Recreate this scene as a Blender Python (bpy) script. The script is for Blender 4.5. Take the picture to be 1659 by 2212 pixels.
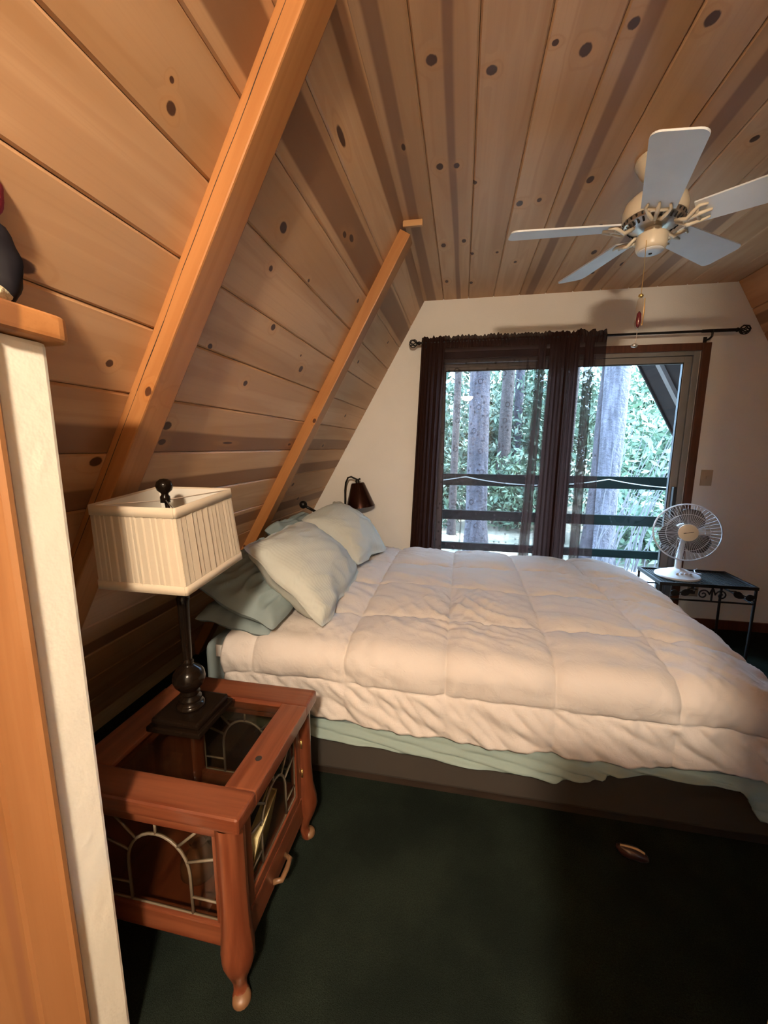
import bpy, bmesh, math, random
import numpy as np
from mathutils import Vector, Matrix, noise

# ------------------------------------------------------------------ clear
for o in list(bpy.data.objects):
    bpy.data.objects.remove(o, do_unlink=True)
scene = bpy.context.scene
COL = scene.collection
PI = math.pi

# ------------------------------------------------------------------ camera
cam_data = bpy.data.cameras.new('camera')
cam = bpy.data.objects.new('camera', cam_data)
COL.objects.link(cam)
cam_data.sensor_fit = 'HORIZONTAL'
cam_data.sensor_width = 36.0
cam_data.lens = 865.0 / 1659.0 * 36.0
cam_data.clip_start = 0.02
CAM_R = ((0.98200093, 0.03567591, -0.18547613),
         (0.18880239, -0.15798895, 0.96922296),
         (0.00527473, -0.98679619, -0.16188099))      # world axes in lens space (right, down, forward)
mw = Matrix(((CAM_R[0][0], -CAM_R[0][1], -CAM_R[0][2], 0.0),
             (CAM_R[1][0], -CAM_R[1][1], -CAM_R[1][2], 0.0),
             (CAM_R[2][0], -CAM_R[2][1], -CAM_R[2][2], 1.39),
             (0, 0, 0, 1)))
cam.matrix_world = mw
scene.camera = cam

# ------------------------------------------------------------------ world, sun, exposure
world = bpy.data.worlds.new('sky')
scene.world = world
world.use_nodes = True
wn = world.node_tree
bg = wn.nodes['Background']
bg.inputs['Color'].default_value = (0.46, 0.69, 1.0, 1)
bg.inputs['Strength'].default_value = 37.0
sun_d = bpy.data.lights.new('sun', 'SUN')
sun_d.energy = 40.0
sun_d.angle = math.radians(1.0)
sun_d.color = (0.86, 0.96, 1.0)
sun = bpy.data.objects.new('sun', sun_d)
COL.objects.link(sun)
sun.rotation_euler = Vector((0.75, 0.12, 0.80)).to_track_quat('Z', 'Y').to_euler()
vs = scene.view_settings
vs.view_transform = 'Standard'
vs.look = 'None'
vs.gamma = 1.0
vs.exposure = 0.0
vs.use_curve_mapping = False
LAMP_STRENGTH = 1260.0
LAMP_COLOR = (1.0, 0.825, 0.61)

# ------------------------------------------------------------------ helpers
random.seed(7)
WLOC = {}


def nz(x, y, z=0.0):
    return noise.noise(Vector((x, y, z)))


def tag(o, label=None, cat=None, group=None, kind=None):
    if label: o['label'] = label
    if cat: o['category'] = cat
    if group: o['group'] = group
    if kind: o['kind'] = kind
    return o


def empty(name, loc):
    o = bpy.data.objects.new(name, None)
    o.empty_display_size = 0.05
    COL.objects.link(o)
    o.location = loc
    WLOC[o.name] = Vector(loc)
    return o


class MB:
    """collects geometry in world coordinates"""
    def __init__(self):
        self.v = []
        self.f = []

    def add(self, vs_, fs):
        n = len(self.v)
        self.v += [tuple(p) for p in vs_]
        self.f += [tuple(i + n for i in f) for f in fs]
        return self

    def box(self, x0, x1, y0, y1, z0, z1, mtx=None):
        p = [Vector((x, y, z)) for z in (z0, z1) for y in (y0, y1) for x in (x0, x1)]
        if mtx is not None:
            p = [mtx @ q for q in p]
        return self.add(p, [(0, 2, 3, 1), (4, 5, 7, 6), (0, 1, 5, 4), (2, 6, 7, 3), (0, 4, 6, 2), (1, 3, 7, 5)])

    def prism(self, poly, ax, a0, a1):
        """poly: 2D points in the plane orthogonal to axis ax, extruded a0..a1"""
        def mk(p, a):
            if ax == 0: return (a, p[0], p[1])
            if ax == 1: return (p[0], a, p[1])
            return (p[0], p[1], a)
        n = len(poly)
        vs_ = [mk(p, a0) for p in poly] + [mk(p, a1) for p in poly]
        fs = [tuple(range(n)), tuple(reversed(range(n, 2 * n)))]
        for i in range(n):
            j = (i + 1) % n
            fs.append((i, i + n, j + n, j))
        return self.add(vs_, fs)

    def tube(self, pts, r, n=8, caps=True, closed=False):
        pts = [Vector(p) for p in pts]
        m = len(pts)
        rr = r if hasattr(r, '__len__') else [r] * m
        vs_, fs = [], []
        prev = None
        for i in range(m):
            if closed:
                t = pts[(i + 1) % m] - pts[i - 1]
            else:
                t = pts[min(i + 1, m - 1)] - pts[max(i - 1, 0)]
            if t.length < 1e-9: t = Vector((0, 0, 1))
            t.normalize()
            if prev is None:
                a = Vector((0, 0, 1)) if abs(t.z) < 0.9 else Vector((1, 0, 0))
                u = t.cross(a).normalized()
            else:
                u = (prev - t * prev.dot(t))
                if u.length < 1e-6:
                    u = t.cross(Vector((0, 0, 1)))
                u.normalize()
            prev = u
            w = t.cross(u)
            for k in range(n):
                a = 2 * PI * k / n
                vs_.append(pts[i] + (u * math.cos(a) + w * math.sin(a)) * rr[i])
        segs = m if closed else m - 1
        for i in range(segs):
            j = (i + 1) % m
            for k in range(n):
                l = (k + 1) % n
                fs.append((i * n + k, i * n + l, j * n + l, j * n + k))
        if caps and not closed:
            fs.append(tuple(reversed(range(n))))
            fs.append(tuple(range((m - 1) * n, m * n)))
        return self.add(vs_, fs)

    def lathe(self, prof, c=(0, 0, 0), n=24, mtx=None, cap=True):
        """prof: list of (radius, height)"""
        vs_, fs = [], []
        for r, z in prof:
            for k in range(n):
                a = 2 * PI * k / n
                p = Vector((r * math.cos(a), r * math.sin(a), z))
                if mtx is not None: p = mtx @ p
                vs_.append(p + Vector(c))
        m = len(prof)
        for i in range(m - 1):
            for k in range(n):
                l = (k + 1) % n
                fs.append((i * n + k, i * n + l, (i + 1) * n + l, (i + 1) * n + k))
        if cap:
            fs.append(tuple(reversed(range(n))))
            fs.append(tuple(range((m - 1) * n, m * n)))
        return self.add(vs_, fs)

    def sphere(self, c, r, n=12, sc=(1, 1, 1)):
        prof = []
        m = n
        vs_, fs = [], []
        for i in range(m + 1):
            t = PI * i / m
            for k in range(n):
                a = 2 * PI * k / n
                vs_.append((c[0] + r * sc[0] * math.sin(t) * math.cos(a), c[1] + r * sc[1] * math.sin(t) * math.sin(a), c[2] + r * sc[2] * math.cos(t)))
        for i in range(m):
            for k in range(n):
                l = (k + 1) % n
                fs.append((i * n + k, (i + 1) * n + k, (i + 1) * n + l, i * n + l))
        return self.add(vs_, fs)

    def grid(self, rows):
        """rows: list of lists of points"""
        m, n = len(rows), len(rows[0])
        vs_ = [p for r in rows for p in r]
        fs = [(i * n + k, i * n + k + 1, (i + 1) * n + k + 1, (i + 1) * n + k) for i in range(m - 1) for k in range(n - 1)]
        return self.add(vs_, fs)

    def build(self, name, mat, parent=None, smooth=False, bevel=0.0, angle=40, seg=2, solid=0.0, rot=None, origin=None):
        me = bpy.data.meshes.new(name)
        V = [Vector(p) for p in self.v]
        if origin is None:
            lo = Vector((min(p.x for p in V), min(p.y for p in V), min(p.z for p in V)))
            hi = Vector((max(p.x for p in V), max(p.y for p in V), max(p.z for p in V)))
            origin = Vector(((lo.x + hi.x) / 2, (lo.y + hi.y) / 2, lo.z))
        origin = Vector(origin)
        me.from_pydata([p - origin for p in V], [], self.f)
        bm = bmesh.new()
        bm.from_mesh(me)
        if bevel > 0:
            bmesh.ops.remove_doubles(bm, verts=bm.verts, dist=1e-6)
            bmesh.ops.recalc_face_normals(bm, faces=bm.faces)
            es = [e for e in bm.edges if len(e.link_faces) == 2 and e.calc_face_angle(0) > math.radians(angle)]
            bmesh.ops.bevel(bm, geom=es, offset=bevel, segments=seg, profile=0.6, affect='EDGES', clamp_overlap=True)
        else:
            bmesh.ops.recalc_face_normals(bm, faces=bm.faces)
        bm.to_mesh(me)
        bm.free()
        if smooth:
            for p in me.polygons: p.use_smooth = True
            if smooth == 'auto':
                me.set_sharp_from_angle(angle=math.radians(35))
        me.materials.append(mat)
        o = bpy.data.objects.new(name, me)
        COL.objects.link(o)
        WLOC[o.name] = origin
        if parent is not None:
            o.parent = parent
            o.location = origin - WLOC[parent.name]
        else:
            o.location = origin
        if solid:
            md = o.modifiers.new('solid', 'SOLIDIFY')
            md.thickness = solid
            md.offset = 0
        return o


# ------------------------------------------------------------------ materials
class NT:
    def __init__(self, name):
        self.m = bpy.data.materials.new(name)
        self.m.use_nodes = True
        self.t = self.m.node_tree
        self.b = self.t.nodes['Principled BSDF']
        self.out = self.t.nodes['Material Output']

    def n(self, ty, **kw):
        nd = self.t.nodes.new(ty)
        for k, v in kw.items():
            setattr(nd, k, v)
        return nd

    def l(self, a, b):
        self.t.links.new(a, b)

    def val(self, sock, v):
        if hasattr(v, 'is_linked') or hasattr(v, 'links'):
            self.l(v, sock)
        else:
            sock.default_value = v

    def math(self, op, a, b=None, c=None, clamp=False):
        nd = self.n('ShaderNodeMath', operation=op)
        nd.use_clamp = clamp
        self.val(nd.inputs[0], a)
        if b is not None: self.val(nd.inputs[1], b)
        if c is not None: self.val(nd.inputs[2], c)
        return nd.outputs[0]

    def smooth(self, x, a, b):
        nd = self.n('ShaderNodeMapRange', interpolation_type='SMOOTHSTEP')
        self.val(nd.inputs[0], x)
        nd.inputs[1].default_value = a
        nd.inputs[2].default_value = b
        return nd.outputs[0]

    def mix(self, fac, a, b, blend='MIX'):
        nd = self.n('ShaderNodeMix', data_type='RGBA', blend_type=blend)
        self.val(nd.inputs[0], fac)
        for s, v in ((nd.inputs[6], a), (nd.inputs[7], b)):
            if isinstance(v, tuple):
                s.default_value = v if len(v) == 4 else v + (1,)
            else:
                self.l(v, s)
        return nd.outputs[2]

    def coord(self, kind='Object'):
        return self.n('ShaderNodeTexCoord').outputs[kind]

    def mapping(self, vec, scale=(1, 1, 1), loc=(0, 0, 0)):
        nd = self.n('ShaderNodeMapping')
        self.l(vec, nd.inputs[0])
        nd.inputs['Scale'].default_value = scale
        nd.inputs['Location'].default_value = loc
        return nd.outputs[0]

    def noise(self, vec, scale=5, detail=3, rough=0.5, dist=0.0):
        nd = self.n('ShaderNodeTexNoise')
        if vec is not None: self.l(vec, nd.inputs['Vector'])
        nd.inputs['Scale'].default_value = scale
        nd.inputs['Detail'].default_value = detail
        nd.inputs['Roughness'].default_value = rough
        nd.inputs['Distortion'].default_value = dist
        return nd.outputs['Fac']

    def bump(self, h, strength=0.2, dist=0.01):
        nd = self.n('ShaderNodeBump')
        nd.inputs['Strength'].default_value = strength
        nd.inputs['Distance'].default_value = dist
        self.l(h, nd.inputs['Height'])
        self.l(nd.outputs[0], self.b.inputs['Normal'])


def mat(name, col, rough=0.5, metal=0.0, var=0.0, vscale=8.0, bump=0.0, bscale=60.0, spec=0.5, sheen=0.0, coat=0.0, col2=None, vmap=(1, 1, 1), bdist=0.004):
    t = NT(name)
    b = t.b
    b.inputs['Roughness'].default_value = rough
    b.inputs['Metallic'].default_value = metal
    b.inputs['Specular IOR Level'].default_value = spec
    b.inputs['Coat Weight'].default_value = coat
    b.inputs['Sheen Weight'].default_value = sheen
    co = t.coord()
    if var or col2:
        n = t.noise(t.mapping(co, vmap), vscale, 4, 0.6)
        c2 = col2 if col2 else tuple(max(0, c * (1 - var)) for c in col)
        t.l(t.mix(t.smooth(n, 0.3, 0.7), col, c2), b.inputs['Base Color'])
    else:
        b.inputs['Base Color'].default_value = col + (1,)
    if bump:
        t.bump(t.noise(co, bscale, 3, 0.6), bump, bdist)
    return t.m


PINE_N = [0]


def pine(base=(0.50, 0.300, 0.150), streak=None, knots=(), seed=0.0, heart=(0.20, 0.085, 0.040), rough=0.42, axis='Y', grain=1.0, auto=True):
    """knotty pine; board local Y runs along the grain, local X across it.
    streak: (x0, x1) heartwood band; knots: (along, across, radius, stretch)"""
    PINE_N[0] += 1
    t = NT('pine_board_%d' % PINE_N[0])
    b = t.b
    b.inputs['Roughness'].default_value = rough
    b.inputs['Specular IOR Level'].default_value = 0.22
    co = t.coord()
    sep = t.n('ShaderNodeSeparateXYZ')
    t.l(co, sep.inputs[0])
    if axis == 'Y': X, Y = sep.outputs[0], sep.outputs[1]
    elif axis == 'Z': X, Y = sep.outputs[0], sep.outputs[2]
    else: X, Y = sep.outputs[1], sep.outputs[0]
    sc = {'Y': (7.0, 0.55, 7.0), 'Z': (7.0, 7.0, 0.55), 'X': (0.55, 7.0, 7.0)}[axis]
    sf = {'Y': (130.0, 2.2, 130.0), 'Z': (130.0, 130.0, 2.2), 'X': (2.2, 130.0, 130.0)}[axis]
    sd = (seed * 3.7, seed * 1.9, seed * 2.3)
    low = t.noise(t.mapping(co, sc, sd), 1.0, 2, 0.5)
    fine = t.noise(t.mapping(co, sf, sd), 1.0, 3, 0.6)
    # knots
    kmask = None
    halo = None
    for (ky, kx, r, st) in knots:
        dx = t.math('MULTIPLY', t.math('SUBTRACT', X, kx), 1.0 / r)
        dy = t.math('MULTIPLY', t.math('SUBTRACT', Y, ky), 1.0 / (r * st))
        d = t.math('SQRT', t.math('ADD', t.math('MULTIPLY', dx, dx), t.math('MULTIPLY', dy, dy)))
        d = t.math('ADD', d, t.math('MULTIPLY', t.math('SUBTRACT', fine, 0.5), 0.35))
        k = t.smooth(d, 1.08, 0.80)
        h = t.smooth(d, 3.6, 0.9)
        kmask = k if kmask is None else t.math('MAXIMUM', kmask, k)
        halo = h if halo is None else t.math('MAXIMUM', halo, h)
    ph = t.math('MULTIPLY', low, 34.0)
    if halo is not None:
        ph = t.math('ADD', ph, t.math('MULTIPLY', halo, 7.0))
    ring = t.math('SINE', ph)
    ring = t.smooth(ring, 0.35, 1.0)
    col = t.mix(t.smooth(low, 0.32, 0.68), base, tuple(c * f for c, f in zip(base, (0.80, 0.74, 0.66))))
    col = t.mix(t.math('MULTIPLY', ring, 0.20 * grain), col, tuple(c * f for c, f in zip(base, (0.62, 0.48, 0.36))))
    col = t.mix(t.math('MULTIPLY', t.smooth(fine, 0.45, 0.75), 0.14 * grain), col, tuple(c * f for c, f in zip(base, (0.60, 0.50, 0.42))))
    if streak:
        for s in (streak if isinstance(streak[0], tuple) else (streak,)):
            wob = t.math('ADD', X, t.math('MULTIPLY', t.math('SUBTRACT', low, 0.5), 0.05))
            m1 = t.smooth(wob, s[0] - 0.006, s[0] + 0.006)
            m2 = t.smooth(wob, s[1] + 0.006, s[1] - 0.006)
            mm = t.math('MULTIPLY', t.math('MULTIPLY', m1, m2), 0.80)
            col = t.mix(mm, col, heart)
    if auto:
        vor = t.n('ShaderNodeTexVoronoi')
        vsc = {'Y': (5.5, 1.25, 1.0), 'Z': (5.5, 1.0, 1.25), 'X': (1.25, 5.5, 1.0)}[axis]
        t.l(t.mapping(co, vsc, (seed * 5.1, seed * 7.7, seed)), vor.inputs['Vector'])
        vor.inputs['Scale'].default_value = 1.0
        vd = t.math('ADD', vor.outputs['Distance'], t.math('MULTIPLY', t.math('SUBTRACT', fine, 0.5), 0.03))
        km = t.smooth(vd, 0.075, 0.05)
        kmask = km if kmask is None else t.math('MAXIMUM', kmask, km)
    if kmask is not None:
        if halo is not None:
            col = t.mix(t.math('MULTIPLY', halo, 0.22), col, tuple(c * f for c, f in zip(base, (1.02, 0.80, 0.50))))
        col = t.mix(t.math('MULTIPLY', kmask, 0.92), col, (0.055, 0.020, 0.012))
    t.l(col, b.inputs['Base Color'])
    t.bump(fine, 0.06, 0.002)
    return t.m


def fabric(name, col, rough=0.9, weave=900.0, strength=0.15, var=0.08, wr=18.0, wrs=0.25, sheen=0.0, stretch=(1, 1, 1)):
    t = NT(name)
    b = t.b
    b.inputs['Roughness'].default_value = rough
    b.inputs['Specular IOR Level'].default_value = 0.06
    b.inputs['Sheen Weight'].default_value = sheen
    co = t.coord()
    n = t.noise(co, 7, 3, 0.5)
    t.l(t.mix(n, col, tuple(c * (1 - var) for c in col)), b.inputs['Base Color'])
    w = t.noise(t.mapping(co, stretch), wr, 4, 0.55, 0.6)
    f = t.noise(co, weave, 1, 0.5)
    h = t.math('ADD', w, t.math('MULTIPLY', f, strength))
    t.bump(h, wrs, 0.012)
    return t.m


def glass(name, tint=(1, 1, 1), ior=1.5, rough=0.0, refl=1.0):
    t = NT(name)
    t.t.nodes.remove(t.b)
    tr = t.n('ShaderNodeBsdfTransparent')
    tr.inputs[0].default_value = tint + (1,)
    gl = t.n('ShaderNodeBsdfGlossy')
    gl.inputs['Roughness'].default_value = rough
    lw = t.n('ShaderNodeLayerWeight')
    lw.inputs[0].default_value = 0.5
    f0 = ((ior - 1) / (ior + 1)) ** 2
    sch = t.math('ADD', t.math('MULTIPLY', t.math('POWER', lw.outputs['Facing'], 5.0), 1 - f0), f0)
    mx = t.n('ShaderNodeMixShader')
    t.l(t.math('MULTIPLY', sch, refl), mx.inputs[0])
    t.l(tr.outputs[0], mx.inputs[1])
    t.l(gl.outputs[0], mx.inputs[2])
    t.l(mx.outputs[0], t.out.inputs[0])
    return t.m


def carpet_mat():
    t = NT('green_carpet')
    b = t.b
    b.inputs['Roughness'].default_value = 1.0
    b.inputs['Specular IOR Level'].default_value = 0.0
    co = t.coord()
    lo = t.smooth(t.noise(co, 3.0, 4, 0.6), 0.32, 0.68)
    hi = t.smooth(t.noise(co, 260.0, 2, 0.6), 0.35, 0.65)
    c = t.mix(lo, (0.023, 0.030, 0.023), (0.013, 0.017, 0.014))
    c = t.mix(t.math('MULTIPLY', hi, 0.55), c, (0.006, 0.008, 0.007))
    t.l(c, b.inputs['Base Color'])
    t.bump(t.noise(co, 420, 3, 0.6), 1.0, 0.004)
    return t.m


M = {}
M['plaster'] = mat('white_plaster', (0.82, 0.77, 0.71), 0.85, var=0.04, vscale=2.5, bump=0.25, bscale=140, spec=0.2)
M['plaster_cream'] = mat('cream_plaster', (0.88, 0.83, 0.72), 0.7, var=0.05, vscale=4, bump=0.42, bscale=30, spec=0.2, bdist=0.006)
M['carpet'] = carpet_mat() if True else mat('green_carpet', (0.015, 0.019, 0.014), 1.0, col2=(0.008, 0.011, 0.009), vscale=3.2, bump=1.0, bscale=420, spec=0.0)
M['beam'] = None
M['casing'] = mat('red_wood_trim', (0.105, 0.032, 0.014), 0.45, var=0.35, vscale=9, vmap=(6, 6, 0.5), spec=0.4)
M['alu'] = mat('aluminium_frame', (0.24, 0.215, 0.195), 0.45, 0.2, var=0.1)
M['rubber'] = mat('black_gasket', (0.015, 0.013, 0.012), 0.6)
M['black_metal'] = mat('black_metal', (0.020, 0.016, 0.014), 0.38, 0.6)
M['iron'] = mat('black_iron', (0.014, 0.013, 0.013), 0.55, 0.0, spec=0.2, bump=0.2, bscale=200)
M['copper'] = mat('dark_copper', (0.045, 0.016, 0.010), 0.22, 0.8)
M['fan_cream'] = mat('cream_enamel', (0.72, 0.62, 0.47), 0.35, spec=0.5)
M['fan_blade'] = mat('white_blade', (0.78, 0.79, 0.80), 0.45, spec=0.5, var=0.05)
M['fan_white'] = mat('white_plastic', (0.62, 0.63, 0.65), 0.4)
M['fan_grey'] = mat('grey_smoked_plastic', (0.055, 0.05, 0.052), 0.4)
M['silver'] = mat('silver_metal', (0.55, 0.52, 0.48), 0.3, 0.9)
M['gold'] = mat('brass', (0.75, 0.50, 0.18), 0.28, 0.95)
M['quilt'] = fabric('white_quilt', (0.54, 0.485, 0.45), 0.85, 1200, 0.05, 0.04, 26, 0.32, stretch=(1, 1, 1))
M['blue_linen'] = fabric('blue_linen', (0.215, 0.262, 0.27), 0.9, 900, 0.10, 0.10, 12, 0.30)
M['sage_linen'] = fabric('sage_linen', (0.24, 0.30, 0.28), 0.9, 900, 0.10, 0.10, 12, 0.25)
M['base_fabric'] = fabric('taupe_fabric', (0.050, 0.042, 0.036), 0.95, 700, 0.2, 0.1, 6, 0.05)
M['dark_wood'] = mat('dark_wood', (0.030, 0.018, 0.012), 0.5, var=0.4, vmap=(1, 8, 8))
M['lamp_black'] = mat('bronze_black', (0.005, 0.003, 0.002), 0.20, 0.0, spec=0.16, col2=(0.009, 0.005, 0.003), vscale=5)
M['shade'] = fabric('cream_shade', (0.50, 0.42, 0.325), 0.9, 1500, 0.15, 0.08, 40, 0.06)
M['shade_in'] = mat('shade_lining', (0.62, 0.58, 0.52), 0.9)
M['came'] = mat('lead_came', (0.115, 0.09, 0.062), 0.5, 0.0)
M['smoked'] = glass('smoked_glass', (0.74, 0.70, 0.64), 1.5, 0.0, 0.8)
M['clear'] = glass('window_glass', (0.94, 0.97, 0.97), 1.45)
M['table_glass'] = glass('table_glass', (0.80, 0.80, 0.76), 1.52)
M['deck_green'] = mat('dark_green_paint', (0.006, 0.012, 0.011), 0.85, spec=0.08, var=0.4, vscale=6, vmap=(0.5, 5, 5))
M['deck'] = mat('weathered_deck', (0.60, 0.57, 0.54), 0.8, var=0.3, vscale=5, vmap=(0.4, 6, 6))
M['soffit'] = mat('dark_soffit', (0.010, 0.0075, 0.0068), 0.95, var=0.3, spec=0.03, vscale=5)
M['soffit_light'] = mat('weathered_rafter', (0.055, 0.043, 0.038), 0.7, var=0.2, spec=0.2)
M['bark'] = mat('grey_bark', (0.046, 0.041, 0.052), 0.95, col2=(0.012, 0.010, 0.014), vscale=9, vmap=(1.7, 1.7, 0.22), bump=1.0, bscale=14, bdist=0.05)
M['bark_red'] = mat('red_bark', (0.045, 0.032, 0.030), 0.95, col2=(0.02, 0.015, 0.014), vscale=9, vmap=(3, 3, 0.45), bump=1.0, bscale=14, bdist=0.05)
M['twig'] = mat('grey_twig', (0.05, 0.045, 0.05), 0.9)
M['leaf_a'] = mat('pale_leaf', (0.115, 0.168, 0.098), 0.6, col2=(0.042, 0.080, 0.052), vscale=2.0)
M['leaf_b'] = mat('dark_leaf', (0.078, 0.122, 0.075), 0.6, col2=(0.026, 0.054, 0.037), vscale=2.0)
M['ground'] = mat('dry_ground', (0.30, 0.25, 0.19), 0.95, col2=(0.13, 0.125, 0.09), vscale=1.4)
M['rope'] = mat('white_rope', (0.75, 0.75, 0.72), 0.8)
M['plate'] = mat('tan_plastic', (0.42, 0.30, 0.19), 0.4)
M['plush_black'] = mat('black_cloth', (0.010, 0.009, 0.012), 0.6, spec=0.08)
M['plush_red'] = mat('crimson_felt', (0.26, 0.010, 0.035), 0.85, bump=0.5, bscale=150)
M['plush_knit'] = mat('cream_knit', (0.62, 0.55, 0.38), 0.95, bump=1.0, bscale=160, var=0.25, vscale=60)
M['book_cream'] = mat('cream_paper', (0.66, 0.56, 0.30), 0.7, var=0.2, vscale=10)
M['book_blue'] = mat('navy_cover', (0.020, 0.028, 0.085), 0.5)
M['label_white'] = mat('white_tag', (0.75, 0.73, 0.70), 0.8)
M['brown_shiny'] = mat('dark_brown_lacquer', (0.030, 0.010, 0.008), 0.3, coat=0.3)
M['tan'] = mat('tan_strip', (0.42, 0.30, 0.16), 0.6)
M['crystal'] = glass('fob_glass', (0.95, 0.90, 0.85), 1.5)
M['wine'] = mat('wine_red_glass', (0.10, 0.010, 0.020), 0.15, coat=0.5)

# lamp-stand wood (red stained pine)
def stained(name, base=(0.175, 0.053, 0.023), axis='Y'):
    return mat(name, base, 0.30, col2=tuple(c * f for c, f in zip(base, (0.55, 0.42, 0.38))), vscale=3.0,
               vmap={'X': (0.6, 12, 12), 'Y': (12, 0.6, 12), 'Z': (12, 12, 0.6)}[axis], spec=0.5, coat=0.25)
M['stain_x'] = stained('red_pine_x', axis='X')
M['stain_y'] = stained('red_pine_y', axis='Y')
M['stain_z'] = stained('red_pine_z', axis='Z')
M['pale_pine'] = mat('pale_foot', (0.15, 0.075, 0.035), 0.4)

# ------------------------------------------------------------------ room shell
D = 3.378            # gable wall
ZC = 2.52            # ceiling
KX = 0.5676          # slope run per rise
XL0, XR0 = -1.761, 3.259     # slopes at the floor
YB = -1.9            # landing end
SL = math.hypot(1, KX)       # slope length per rise
CA, SA = KX / SL, 1 / SL     # (0.4938, 0.8697)
XLT, XRT = XL0 + KX * ZC, XR0 - KX * ZC
ROOF_Y1 = 5.2


def sl(s):  # point on the left slope, s metres up from the floor
    return XL0 + CA * s, SA * s


def sr(s):
    return XR0 - CA * s, SA * s


floor = MB().box(-1.95, 3.45, YB, D + 0.02, -0.10, 0.0).build('floor', M['carpet'])
tag(floor, 'dark green carpet covering the bedroom floor', 'floor', kind='structure')

# backing slabs
TB = 0.018  # board thickness
mb = MB()
p0, p1 = sl(-0.15), sl(3.35)
nx, nzz = -SA, CA  # outward normal left
mb.prism([(p0[0] + nx * TB, p0[1] + nzz * TB), (p1[0] + nx * TB, p1[1] + nzz * TB), (p1[0] + nx * 0.2, p1[1] + nzz * 0.2), (p0[0] + nx * 0.2, p0[1] + nzz * 0.2)], 1, YB, D + 0.1)
wall_left = mb.build('wall_left', M['soffit'])
tag(wall_left, 'sloping knotty pine wall behind the bed head', 'wall', kind='structure')
mb = MB()
p0, p1 = sr(-0.15), sr(3.35)
nx = SA
mb.prism([(p0[0] + nx * TB, p0[1] + nzz * TB), (p1[0] + nx * TB, p1[1] + nzz * TB), (p1[0] + nx * 0.2, p1[1] + nzz * 0.2), (p0[0] + nx * 0.2, p0[1] + nzz * 0.2)], 1, YB, D + 0.1)
wall_right = mb.build('wall_right', M['soffit'])
tag(wall_right, 'sloping pine wall at the right edge', 'wall', kind='structure')
ceiling = MB().box(XLT - 0.02, XRT + 0.02, YB, D + 0.1, ZC + TB, ZC + 0.15).build('ceiling', M['soffit'])
tag(ceiling, 'flat knotty pine plank ceiling', 'ceiling', kind='structure')


def board_mesh(w, L):
    c = 0.0055
    g = 0.0008
    x0, x1 = -w / 2 + g, w / 2 - g
    prof = [(x0, TB), (x1, TB), (x1, c), (x1 - c, 0.0), (x0 + c, 0.0), (x0, c)]
    me = bpy.data.meshes.new('board')
    vs_ = [(x, -L / 2, z) for x, z in prof] + [(x, L / 2, z) for x, z in prof]
    n = 6
    fs = [tuple(range(n)), tuple(reversed(range(n, 2 * n)))] + [(i, i + n, (i + 1) % n + n, (i + 1) % n) for i in range(n)]
    me.from_pydata(vs_, [], fs)
    bm = bmesh.new(); bm.from_mesh(me); bmesh.ops.recalc_face_normals(bm, faces=bm.faces); bm.to_mesh(me); bm.free()
    return me


BL = D - YB
BYC = (D + YB) / 2


def place_board(parent, w, centre, theta, material):
    me = board_mesh(w, BL)
    me.materials.append(material)
    o = bpy.data.objects.new('board', me)
    COL.objects.link(o)
    o.parent = parent
    o.rotation_euler = (0, theta, 0)
    o.location = Vector(centre) - WLOC[parent.name]
    return o


TH = math.atan2(SA, CA)   # 60.4 degrees
PB = (0.61, 0.365, 0.20)
S_KNOTS = [(0.823, 2.362, .0115, 1.15), (0.805, 2.40, .006, 1), (0.886, 1.826, .010, 1.1), (0.645, 1.965, .014, 2.0), (1.318, 2.386, .017, 1.2), (1.343, 2.265, .010, 1.2), (1.505, 2.109, .013, 1.2), (1.602, 2.33, .007, 1.2), (1.882, 2.014, .016, 1.2), (1.82, 2.068, .006, 1.2), (1.487, 1.873, .012, 1.2), (1.21, 1.955, .009, 1.3), (2.144, 2.447, .011, 1.3), (1.779, 2.585, .012, 2.2), (1.71, 2.565, .010, 2.0), (1.409, 2.725, .012, 4.0), (1.163, 1.669, .016, 1.4), (1.171, 1.61, .012, 1.4), (0.95, 1.545, .016, 1.3), (2.173, 1.607, .008, 2.5), (1.55, 1.61, .006, 6.0), (2.60, 2.21, .012, 1.3), (2.9, 1.85, .013, 1.3), (2.75, 1.60, .012, 1.6), (2.55, 1.30, .014, 1.4), (2.8, 1.15, .014, 1.4), (2.65, 0.98, .014, 1.5), (3.0, 2.45, .012, 1.2)]
S_STREAK = {2.689: (-0.015 + 0.045, 0.098), 2.502: (-0.06, 0.065), 1.568: (-0.093, -0.010), 1.382: (-0.093, -0.015), 1.008: (-0.02, 0.06), 0.635: (-0.09, -0.01)}
edges = [2.903, 2.689]
while edges[-1] > 0.0:
    edges.append(round(edges[-1] - 0.1868, 4))
for i in range(len(edges) - 1):
    s1, s0 = edges[i], max(edges[i + 1], -0.02)
    w = s1 - s0
    sc_ = (s0 + s1) / 2
    kn = [(y - BYC, s - sc_, r, st) for (y, s, r, st) in S_KNOTS if s0 < s < s1]
    key = min(S_STREAK, key=lambda q: abs(q - s0))
    stv = S_STREAK[key] if abs(key - s0) < 0.02 else None
    rnd = random.Random(i * 13 + 5)
    f = 0.93 + 0.14 * rnd.random()
    base = tuple(c * f for c in PB)
    x, z = sl(sc_)
    place_board(wall_left, w, (x, BYC, z), -TH, pine(base, stv, kn, seed=i + 1.3, auto=False))
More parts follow.
